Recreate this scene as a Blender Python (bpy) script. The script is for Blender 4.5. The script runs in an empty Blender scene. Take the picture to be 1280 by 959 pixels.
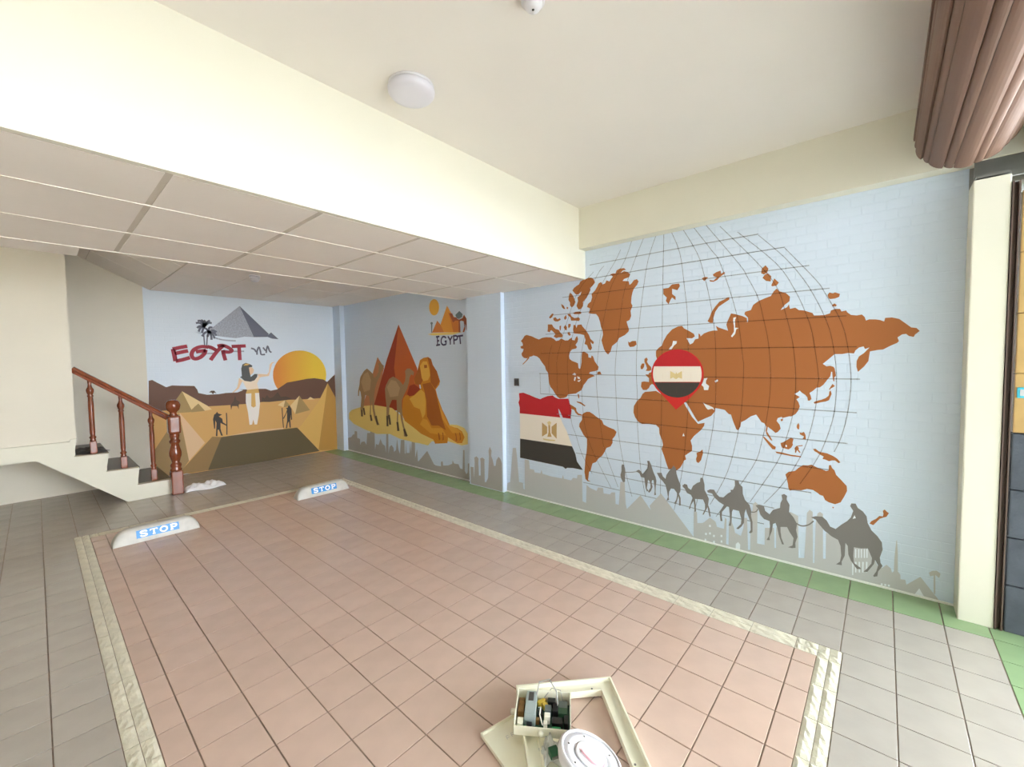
import bpy, bmesh, math, random
from mathutils import Vector, Matrix
from mathutils.geometry import tessellate_polygon
random.seed(7)
R = math.radians
scene = bpy.context.scene
COL = scene.collection

# ------------------------------------------------------------------ camera
YAW, PITCH, ROLL, FPX, CAMZ = R(41.445), R(-2.772), R(-0.818), 526.16, 1.43
fw = Vector((math.cos(PITCH)*math.cos(YAW), math.cos(PITCH)*math.sin(YAW), math.sin(PITCH)))
rt0 = Vector((math.sin(YAW), -math.cos(YAW), 0)); up0 = rt0.cross(fw)
rt = rt0*math.cos(ROLL) + up0*math.sin(ROLL); up = up0*math.cos(ROLL) - rt0*math.sin(ROLL)
cam_data = bpy.data.cameras.new('camera'); cam = bpy.data.objects.new('camera', cam_data); COL.objects.link(cam)
cam_data.sensor_fit = 'HORIZONTAL'; cam_data.sensor_width = 36; cam_data.lens = FPX*36/1280
cam_data.clip_start = 0.05; cam_data.clip_end = 200
m = Matrix((rt, up, -fw)).transposed().to_4x4(); m.translation = (0, 0, CAMZ); cam.matrix_world = m
scene.camera = cam
def to_px(p):
    d = Vector(p) - Vector((0, 0, CAMZ)); z = d.dot(fw)
    if z < 0.05: return None
    return (640 + FPX*d.dot(rt)/z, 479.5 - FPX*d.dot(up)/z)

# ------------------------------------------------------------------ sky and exposure
world = bpy.data.worlds.new('overcast_sky'); scene.world = world; world.use_nodes = True
bg = world.node_tree.nodes['Background']; bg.inputs[0].default_value = (0.90, 0.955, 1.0, 1); bg.inputs[1].default_value = 10.5
vs = scene.view_settings
vs.view_transform = 'Standard'; vs.look = 'None'; vs.gamma = 1; vs.use_curve_mapping = False; vs.exposure = 0.87
scene.cycles.max_bounces = 16; scene.cycles.diffuse_bounces = 12; scene.cycles.glossy_bounces = 6

# ------------------------------------------------------------------ materials
def lin(c):
    return tuple((v/255/12.92 if v/255 <= .04045 else ((v/255+.055)/1.055)**2.4) for v in c) + (1,)
MATS = {}
def mat(name, rgb, rough=.6, noise=0, scale=8, bump=0, bscale=60, rnd=0, metal=0, spec=.5, alpha=1, stretch=None, coat=0):
    if name in MATS: return MATS[name]
    M = bpy.data.materials.new(name); M.use_nodes = True; nt = M.node_tree; N = nt.nodes; Lk = nt.links
    b = N['Principled BSDF']; b.inputs['Roughness'].default_value = rough; b.inputs['Metallic'].default_value = metal
    b.inputs['Specular IOR Level'].default_value = spec; b.inputs['Coat Weight'].default_value = coat
    b.inputs['Alpha'].default_value = alpha
    col = lin(rgb); b.inputs['Base Color'].default_value = col
    tc = N.new('ShaderNodeTexCoord'); src = tc.outputs['Object']
    if rnd and not noise and not bump: pass
    if stretch:
        mp = N.new('ShaderNodeMapping'); mp.inputs['Scale'].default_value = stretch; Lk.new(src, mp.inputs['Vector']); src = mp.outputs['Vector']
    out = None
    if noise or rnd:
        hsv = N.new('ShaderNodeHueSaturation'); hsv.inputs['Color'].default_value = col
        ma = N.new('ShaderNodeMath'); ma.operation = 'ADD'; ma.inputs[0].default_value = 1; ma.inputs[1].default_value = 0
        if noise:
            nz = N.new('ShaderNodeTexNoise'); nz.inputs['Scale'].default_value = scale; nz.inputs['Detail'].default_value = 5; Lk.new(src, nz.inputs['Vector'])
            mr = N.new('ShaderNodeMapRange'); mr.inputs['From Min'].default_value = .3; mr.inputs['From Max'].default_value = .7
            mr.inputs['To Min'].default_value = 1-noise; mr.inputs['To Max'].default_value = 1+noise; Lk.new(nz.outputs['Fac'], mr.inputs['Value']); Lk.new(mr.outputs[0], ma.inputs[0])
        if rnd:
            oi = N.new('ShaderNodeObjectInfo'); mr2 = N.new('ShaderNodeMapRange'); mr2.inputs['To Min'].default_value = -rnd; mr2.inputs['To Max'].default_value = rnd
            Lk.new(oi.outputs['Random'], mr2.inputs['Value']); Lk.new(mr2.outputs[0], ma.inputs[1])
        Lk.new(ma.outputs[0], hsv.inputs['Value']); Lk.new(hsv.outputs[0], b.inputs['Base Color'])
    if bump:
        nb = N.new('ShaderNodeTexNoise'); nb.inputs['Scale'].default_value = bscale; nb.inputs['Detail'].default_value = 4; Lk.new(src, nb.inputs['Vector'])
        bp = N.new('ShaderNodeBump'); bp.inputs['Strength'].default_value = bump; bp.inputs['Distance'].default_value = .01
        Lk.new(nb.outputs['Fac'], bp.inputs['Height']); Lk.new(bp.outputs[0], b.inputs['Normal'])
    MATS[name] = M; return M
def brick_relief(M, axis):
    """fine printed-brick relief for walls too far away to tell the bricks apart"""
    nt = M.node_tree; N = nt.nodes; Lk = nt.links; b = N['Principled BSDF']
    tc = N.new('ShaderNodeTexCoord'); sp = N.new('ShaderNodeSeparateXYZ'); cb = N.new('ShaderNodeCombineXYZ')
    Lk.new(tc.outputs['Object'], sp.inputs[0]); Lk.new(sp.outputs[axis], cb.inputs[0]); Lk.new(sp.outputs['Z'], cb.inputs[1])
    br = N.new('ShaderNodeTexBrick'); br.inputs['Scale'].default_value = 1; br.inputs['Mortar Size'].default_value = .003; br.inputs['Mortar Smooth'].default_value = .4
    br.inputs['Brick Width'].default_value = .113; br.inputs['Row Height'].default_value = .0575
    Lk.new(cb.outputs[0], br.inputs['Vector']); bp = N.new('ShaderNodeBump'); bp.invert = True; bp.inputs['Strength'].default_value = .35; bp.inputs['Distance'].default_value = .003
    Lk.new(br.outputs['Fac'], bp.inputs['Height']); Lk.new(bp.outputs[0], b.inputs['Normal']); return M

cream = mat('cream_paint', (226, 223, 208), .75, .012, 3)
ceilm = mat('ceiling_paint', (228, 223, 217), .8, .015, 2)
warmwall = mat('warm_wall_paint', (224, 218, 204), .8, .02, 3)
bluewall = mat('pale_blue_wall_print', (212, 226, 243), .62)
bluefar_x = brick_relief(mat('pale_blue_wall_print_side', (212, 226, 243), .62), 'Y')
bluefar_y = brick_relief(mat('pale_blue_wall_back_lightened', (224, 235, 248), .62), 'X')  # same print, colour lightened to make up for weak light at the back
whitem = mat('white_trim_paint', (240, 240, 238), .55)
redtile = mat('red_brown_tile', (209, 183, 170), .24, .05, 7, .04, 90, .035)
greytile = mat('grey_beige_tile', (180, 173, 166), .24, .05, 6, .06, 60, .03)
greentile = mat('green_tile', (146, 172, 130), .26, .05, 7, .04, 90, .03)
stone = mat('cream_border_stone', (222, 217, 200), .6, .1, 14, .8, 26, .04, stretch=(1, 1, 1))
grout = mat('dark_grout', (142, 124, 112), .9, .15, 20)
ground_m = mat('street_concrete', (205, 203, 198), .9, .06, 1.5)
partym = mat('grey_cement_render', (150, 148, 142), .9, .08, 2)
panelm = mat('ceiling_panel_vinyl', (240, 234, 228), .55, .015, 3, .03, 40, .012)
teem = mat('ceiling_tee_white', (232, 226, 216), .5)
gapm = mat('ceiling_joint_tape', (205, 197, 186), .7)
wood = mat('varnished_red_wood', (132, 66, 38), .22, .18, 14, 0, 60, stretch=(1, 1, .15), coat=.5)
granite = mat('dark_granite_tread', (62, 56, 52), .3, .15, 60)
shutter = mat('brown_shutter_slat', (122, 94, 80), .62, .1, 20, 0, 60, .06, stretch=(.05, 1, 1))
darkbrown = mat('dark_brown_metal', (92, 74, 66), .5)
steel = mat('grey_steel', (120, 120, 116), .5, .1, 10, metal=.4)
slate = mat('dark_slate_cladding', (74, 80, 90), .7, .18, 9, .9, 14)
yellow = mat('yellow_tile_cladding', (190, 156, 98), .5, .06, 12)
cyanp = mat('cyan_plate', (70, 190, 214), .4)
awn = mat('grey_green_awning', (128, 140, 124), .5, .12, 6)
plastic_w = mat('white_plastic', (226, 225, 232), .35)
lampm = mat('lilac_white_diffuser', (214, 212, 222), .3)
beigemetal = mat('beige_powder_coat', (236, 233, 215), .4, .02, 5)
concrete = mat('pale_wheel_stop_casting', (196, 194, 188), .45, .09, 18, .06, 60)
bluepl = mat('blue_sign_plate', (40, 140, 214), .4)
white_l = mat('white_letter', (245, 246, 248), .5)
blackm = mat('black_plastic', (34, 34, 36), .4); greenpcb = mat('green_circuit_board', (52, 92, 70), .4, .1, 40)
greenc = mat('green_terminal', (44, 150, 84), .4); dgreen = mat('dark_green_block', (30, 96, 62), .4)
silver = mat('silver_power_supply', (176, 190, 192), .35, .05, 10, metal=.3); yellowc = mat('yellow_coil', (220, 186, 70), .45)
brownc = mat('brown_components', (140, 104, 60), .5, .3, 60); whitec = mat('white_connector', (236, 232, 218), .45)
greyc = mat('grey_heat_sink', (130, 140, 142), .4, metal=.4); pink = mat('pink_wire', (236, 176, 190), .5); cable = mat('grey_cable', (168, 166, 164), .5)
bagm = mat('clear_plastic_bag', (232, 234, 232), .2, alpha=.75); clothm = mat('white_cloth', (240, 238, 240), .9, .03, 30)
dgrey = mat('dark_grey_outlet', (70, 68, 66), .5)
printed = dict(land=(172, 104, 52), water=(232, 238, 244), flagred=(196, 34, 44), flagwhite=(244, 236, 224), flagblack=(66, 62, 58), gold=(196, 160, 104), palegold=(226, 206, 150), pinred=(208, 40, 36),
 camel=(128, 124, 122), sky1=(196, 196, 198), sky2=(176, 172, 170), pyrpale=(196, 130, 90), pyrred=(164, 58, 26), pyrorange=(200, 98, 44), sand=(240, 214, 130), tan=(166, 134, 96), tanl=(188, 156, 116), camdark=(92, 74, 54), sphinxmid=(228, 162, 58), sphinx=(214, 140, 40), sphinxdark=(178, 98, 34), sphinxlight=(232, 180, 74),
 sunsmall=(232, 176, 70), embpyr=(232, 160, 62), embpyrd=(214, 128, 60), embcamel=(166, 90, 62), embblue=(112, 132, 140), navy=(62, 58, 96), hill=(108, 74, 58), desert=(216, 168, 100), tree=(84, 66, 52), pyrA=(168, 140, 88), pyrL=(232, 204, 148), pyrB=(160, 130, 84), pyrP=(226, 190, 148),
 platA=(150, 118, 70), platB=(96, 82, 52), pyrR=(222, 178, 96), pyrS=(190, 142, 66), dark=(58, 50, 46), white=(244, 238, 230), skinw=(246, 228, 206), skin=(238, 206, 172), hair=(84, 84, 84), goldb=(220, 176, 100), sketchD=(110, 114, 132), brush=(164, 48, 66))
for k_, c_ in printed.items(): mat('print_'+k_, c_, .62)
def two_tone(name, c0, c1, frm, to):
    M = mat(name, c0, .62); nt = M.node_tree; tc = nt.nodes.new('ShaderNodeTexCoord'); sp = nt.nodes.new('ShaderNodeSeparateXYZ'); rp = nt.nodes.new('ShaderNodeValToRGB')
    mr = nt.nodes.new('ShaderNodeMapRange'); mr.inputs['From Min'].default_value = frm; mr.inputs['From Max'].default_value = to
    rp.color_ramp.elements[0].color = lin(c0); rp.color_ramp.elements[1].color = lin(c1)
    nt.links.new(tc.outputs['Generated'], sp.inputs[0]); nt.links.new(sp.outputs['X'], mr.inputs['Value']); nt.links.new(mr.outputs[0], rp.inputs[0]); nt.links.new(rp.outputs[0], nt.nodes['Principled BSDF'].inputs['Base Color']); return M
two_tone('print_sun', (224, 140, 58), (240, 200, 62), .05, .75)
mat('print_line', (70, 52, 44), .62, alpha=.42)
mat('print_sketchL', (170, 176, 190), .62, .22, 60)

# ------------------------------------------------------------------ helpers
def link(o, parent=None):
    COL.objects.link(o)
    if parent is not None: o.parent = parent
    return o
def mesh_obj(name, V, F, material, parent=None, loc=None, smooth=False):
    me = bpy.data.meshes.new(name); me.from_pydata([tuple(v) for v in V], [], F); me.update()
    if material is not None: me.materials.append(material)
    if smooth: me.polygons.foreach_set('use_smooth', [True]*len(me.polygons))
    o = bpy.data.objects.new(name, me); link(o, parent)
    if loc is not None: o.location = loc
    return o
def bm_obj(name, bm, material, parent=None, loc=None, smooth=False, rot=None):
    bmesh.ops.recalc_face_normals(bm, faces=bm.faces)
    me = bpy.data.meshes.new(name); bm.to_mesh(me); bm.free(); me.materials.append(material)
    if smooth: me.polygons.foreach_set('use_smooth', [True]*len(me.polygons))
    o = bpy.data.objects.new(name, me); link(o, parent)
    if loc is not None: o.location = loc
    if rot is not None: o.rotation_euler = rot
    return o
def add_box(bm, x0, x1, y0, y1, z0, z1, bev=0):
    r = bmesh.ops.create_cube(bm, size=1); vs_ = r['verts']
    for v in vs_: v.co = Vector((x0+(v.co.x+.5)*(x1-x0), y0+(v.co.y+.5)*(y1-y0), z0+(v.co.z+.5)*(z1-z0)))
    if bev:
        es = list({e for v in vs_ for e in v.link_edges}); bmesh.ops.bevel(bm, geom=es, offset=bev, segments=2, affect='EDGES', profile=.6)
def box(name, x0, x1, y0, y1, z0, z1, material, parent=None, bev=0, off=(0, 0, 0)):
    bm = bmesh.new(); add_box(bm, x0-off[0], x1-off[0], y0-off[1], y1-off[1], z0-off[2], z1-off[2], bev); return bm_obj(name, bm, material, parent)
def add_lathe(bm, prof, cx=0, cy=0, seg=24):
    rings = []
    for r, z in prof:
        rings.append([bm.verts.new((cx+r*math.cos(2*math.pi*i/seg), cy+r*math.sin(2*math.pi*i/seg), z)) for i in range(seg)])
    for a, b in zip(rings, rings[1:]):
        for i in range(seg): bm.faces.new((a[i], a[(i+1) % seg], b[(i+1) % seg], b[i]))
    bm.faces.new(rings[0][::-1]); bm.faces.new(rings[-1])
def lathe(name, prof, material, parent=None, loc=None, seg=24, rot=None, smooth=True):
    bm = bmesh.new(); add_lathe(bm, prof, seg=seg); return bm_obj(name, bm, material, parent, loc, smooth, rot)
def add_tube(bm, P, r, seg=8):
    P = [Vector(p) for p in P]; rings = []
    for i, p in enumerate(P):
        t = (P[min(i+1, len(P)-1)]-P[max(i-1, 0)]).normalized(); a = t.orthogonal().normalized() if abs(t.z) > .95 else t.cross(Vector((0, 0, 1))).normalized(); b = t.cross(a)
        rings.append([bm.verts.new(p+(a*math.cos(2*math.pi*k/seg)+b*math.sin(2*math.pi*k/seg))*r) for k in range(seg)])
    for a, b in zip(rings, rings[1:]):
        for k in range(seg): bm.faces.new((a[k], a[(k+1) % seg], b[(k+1) % seg], b[k]))
    bm.faces.new(rings[0][::-1]); bm.faces.new(rings[-1])
def tube(name, P, r, material, parent=None, seg=8, loc=None):
    bm = bmesh.new(); add_tube(bm, P, r, seg); return bm_obj(name, bm, material, parent, loc, True)
def prism_y(name, prof, y0, y1, material, parent=None, off=(0, 0, 0)):
    """extrude an (x,z) outline along y"""
    n = len(prof); V = [(x-off[0], y0-off[1], z-off[2]) for x, z in prof]+[(x-off[0], y1-off[1], z-off[2]) for x, z in prof]
    tris = tessellate_polygon([[Vector((x, z, 0)) for x, z in prof]])
    F = [tuple(t) for t in tris]+[tuple(i+n for i in t[::-1]) for t in tris]+[(i, (i+1) % n, n+(i+1) % n, n+i) for i in range(n)]
    bm = bmesh.new(); vv = [bm.verts.new(v) for v in V]
    for f in F:
        try: bm.faces.new([vv[i] for i in f])
        except ValueError: pass
    return bm_obj(name, bm, material, parent)
def tag(o, label=None, cat=None, group=None, kind=None):
    if label: o['label'] = label
    if cat: o['category'] = cat
    if group: o['group'] = group
    if kind: o['kind'] = kind
    return o
def struct(o): o['kind'] = 'structure'; return o
def thing(name, label, cat, loc=(0, 0, 0), rz=0, group=None):
    o = bpy.data.objects.new(name, None); o.empty_display_size = .1; link(o); o.location = loc; o.rotation_euler = (0, 0, rz); return tag(o, label, cat, group)

XW, XC, XF, YB = 3.43, 3.375, 3.45, 7.0     # right wall, column face, far right wall, back wall
GROOVE = .0010
# ------------------------------------------------------------------ room shell
floor = struct(box('floor', -1.3, 3.6, -.66, 7.1, -.12, -.004, grout))
ground = struct(box('ground', -14, 16, -22, -.66, -.13, -.012, ground_m))
wall_right = struct(box('wall_right', XW+GROOVE, 3.7, -.33, 3.13, -.004, 2.82, bluewall))
wall_far = struct(box('wall_right_far', XF, 3.7, 3.675, 7.1, -.004, 4, bluefar_x))
column = struct(box('column', XC, 3.7, 3.13, 3.675, -.004, 2.6, bluefar_x))
pilaster = struct(box('corner_pilaster', XC, 3.5, 6.76, 7.05, -.004, 2.6, bluefar_x))
wall_back = struct(box('wall_back', .94, 3.6, YB, 7.2, -.004, 2.6, bluefar_y))
wall_stairwell = struct(box('wall_back_stairwell', -1.45, .94, YB, 7.2, -.004, 4, warmwall))
wall_left = struct(box('wall_left', -1.45, -1.3, -.66, 7.2, -.004, 4, warmwall))
wall_front_added = struct(box('wall_front_added', -1.45, .0, -.66, -.53, -.004, 4, warmwall))  # unseen wall, added to cut the light reaching the right wall
wall_party_added = struct(box('wall_outside_added', -.15, .0, -5.8, -.662, -.012, 2.6, partym))  # unseen party wall, added to block side light from outside
wall_stair = struct(box('wall_upper_stair', -1.3, .245, 6.07, 6.2, .712, 4, warmwall))
ceiling = struct(box('ceiling', -1.3, 3.6, -.6, 2.2, 2.82, 2.95, ceilm))
roof = struct(box('roof_slab', -1.45, 3.8, 2.2, 7.25, 4, 4.1, cream))
beam = struct(box('trim_1', -1.3, 3.5, 2.10, 2.13, 2.197, 2.90, cream))              # cross beam face
upperw = struct(box('trim_2', -1.3, 3.5, 2.131, 2.2, 2.9, 4.0, cream))
soffit = struct(box('trim_3', 3.325, 3.5, -.60, 2.10, 2.457, 2.83, cream))          # downstand along the mural wall
lintel = struct(box('trim_4', -1.3, 3.6, -.66, -.55, 2.43, 4, awn))  # lintel brought down low to shade the outer side of the shutter roll
struct(box('wall_right_end', 3.44, 3.7, -.66, -.331, 2.345, 4, partym))
pillar = struct(box('pillar', 3.27, 3.7, -.462, -.33, -.004, 2.343, cream, bev=.006))
struct(box('baseboard_right', XW-.006, XW+.01, -.33, 3.13, 0, .012, whitem))
struct(box('baseboard_right_far', XF-.006, XF+.01, 3.68, 6.75, 0, .014, whitem))

# ------------------------------------------------------------------ dropped ceiling
dc = struct(box('ceiling_dropped', -1.3, 3.45, 2.131, 3.83, 2.2025, 2.26, gapm))
XG = [-1.3, -.81, -.21, .39, .99, 1.59, 2.19, 2.79, 3.43]; YG = [2.145, 2.63, 3.24, 3.83]
for i in range(len(XG)-1):
    for j in range(3):
        box('ceiling_panel', XG[i]+.013, XG[i+1]-.013, YG[j]+.003, YG[j+1]-.003, 2.2, 2.205, panelm, dc)
for y in YG[1:3]: box('cross_tee', -1.3, 3.43, y-.006, y+.006, 2.1975, 2.204, teem, dc)
box('edge_trim', -1.3, 3.43, 3.815, 3.835, 2.196, 2.43, teem, dc)
box('side_extension', -1.3, .225, 3.836, 4.13, 2.2, 2.26, panelm, dc)
bc = struct(box('ceiling_back', 1.01, 3.5, 3.836, 7.0, 2.426, 2.5, gapm))
for x0, x1 in ((1.01, 1.62), (1.62, 2.22), (2.22, 2.82), (2.82, 3.45)):
    for y0, y1 in ((3.84, 5.6), (5.6, 7.0)): box('ceiling_panel', x0+.003, x1-.003, y0+.002, y1-.002, 2.42, 2.425, panelm, bc)
sl = struct(bpy.data.objects.new('ceiling_slope', None)); link(sl)
def slope_panel(x0, x1, y0, y1, z_off, th, mt, nm):
    zz = lambda x: 2.42+.5*(1.01-x)
    V = [(x0, y0, zz(x0)+z_off), (x1, y0, zz(x1)+z_off), (x1, y1, zz(x1)+z_off), (x0, y1, zz(x0)+z_off)]; V += [(a, b, c+th) for a, b, c in V]
    mesh_obj(nm, V, [(0, 3, 2, 1), (4, 5, 6, 7), (0, 1, 5, 4), (1, 2, 6, 5), (2, 3, 7, 6), (3, 0, 4, 7)], mt, sl)
slope_panel(-1.3, 1.008, 3.84, 7.0, .008, .06, gapm, 'backing_board')
for x0, x1 in ((-.75, -.15), (-.15, .45), (.45, 1.006)):
    for y0, y1 in ((3.84, 5.2), (5.2, 5.8), (5.8, 6.4), (6.4, 6.998)): slope_panel(x0+.003, x1-.003, y0+.003, y1-.003, 0, .007, panelm, 'ceiling_panel')

# ------------------------------------------------------------------ bricks of the mural wall
BU, BV, JT = .113, .0575, .0045
ROWS = [(.014+i*BV, min(.014+(i+1)*BV, 2.455)) for i in range(int((2.455-.014)/BV)+1)]
def row_cells(i):
    o = -(.5*BU if i % 2 else 0); u = -.33+o; out = []
    while u < 3.13:
        a, b = max(u, -.33), min(u+BU, 3.13)
        if b-a > .012: out.append((a+JT/2, b-JT/2))
        u += BU
    return out
CELLS = {i: row_cells(i) for i in range(len(ROWS))}
def brick_geo(w, h, ch=.0016):
    w /= 2; h /= 2; g = GROOVE
    V = [(g, -w, -h), (g, w, -h), (g, w, h), (g, -w, h), (0, -w+ch, -h+ch), (0, w-ch, -h+ch), (0, w-ch, h-ch), (0, -w+ch, h-ch)]
    return V, [(4, 7, 6, 5), (0, 4, 5, 1), (1, 5, 6, 2), (2, 6, 7, 3), (3, 7, 4, 0)]
blist = []
for i, (v0, v1) in enumerate(ROWS):
    if v1-v0 < .02: continue
    for a, b in CELLS[i]: blist.append((a, b, v0+JT/2, v1-JT/2))
blist.sort(key=lambda t: ((t[0]+t[1])/2)**2+XW**2+((t[2]+t[3])/2-CAMZ)**2)
cache = {}; SV, SF = [], []
for n, (a, b, c, d) in enumerate(blist):
    V, F = brick_geo(b-a, d-c); ctr = (XW, (a+b)/2, (c+d)/2)
    if n < 300:
        key = (round(b-a, 4), round(d-c, 4))
        if key not in cache:
            me = bpy.data.meshes.new('brick'); me.from_pydata(V, [], F); me.materials.append(bluewall); cache[key] = me
        o = bpy.data.objects.new('brick', cache[key]); link(o, wall_right); o.location = ctr
    else:
        k0 = len(SV); SV += [(x+ctr[0], y+ctr[1], z+ctr[2]) for x, y, z in V]; SF += [tuple(q+k0 for q in f) for f in F]
tag(mesh_obj('brick_field', SV, SF, bluewall, wall_right), kind='stuff')

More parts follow.
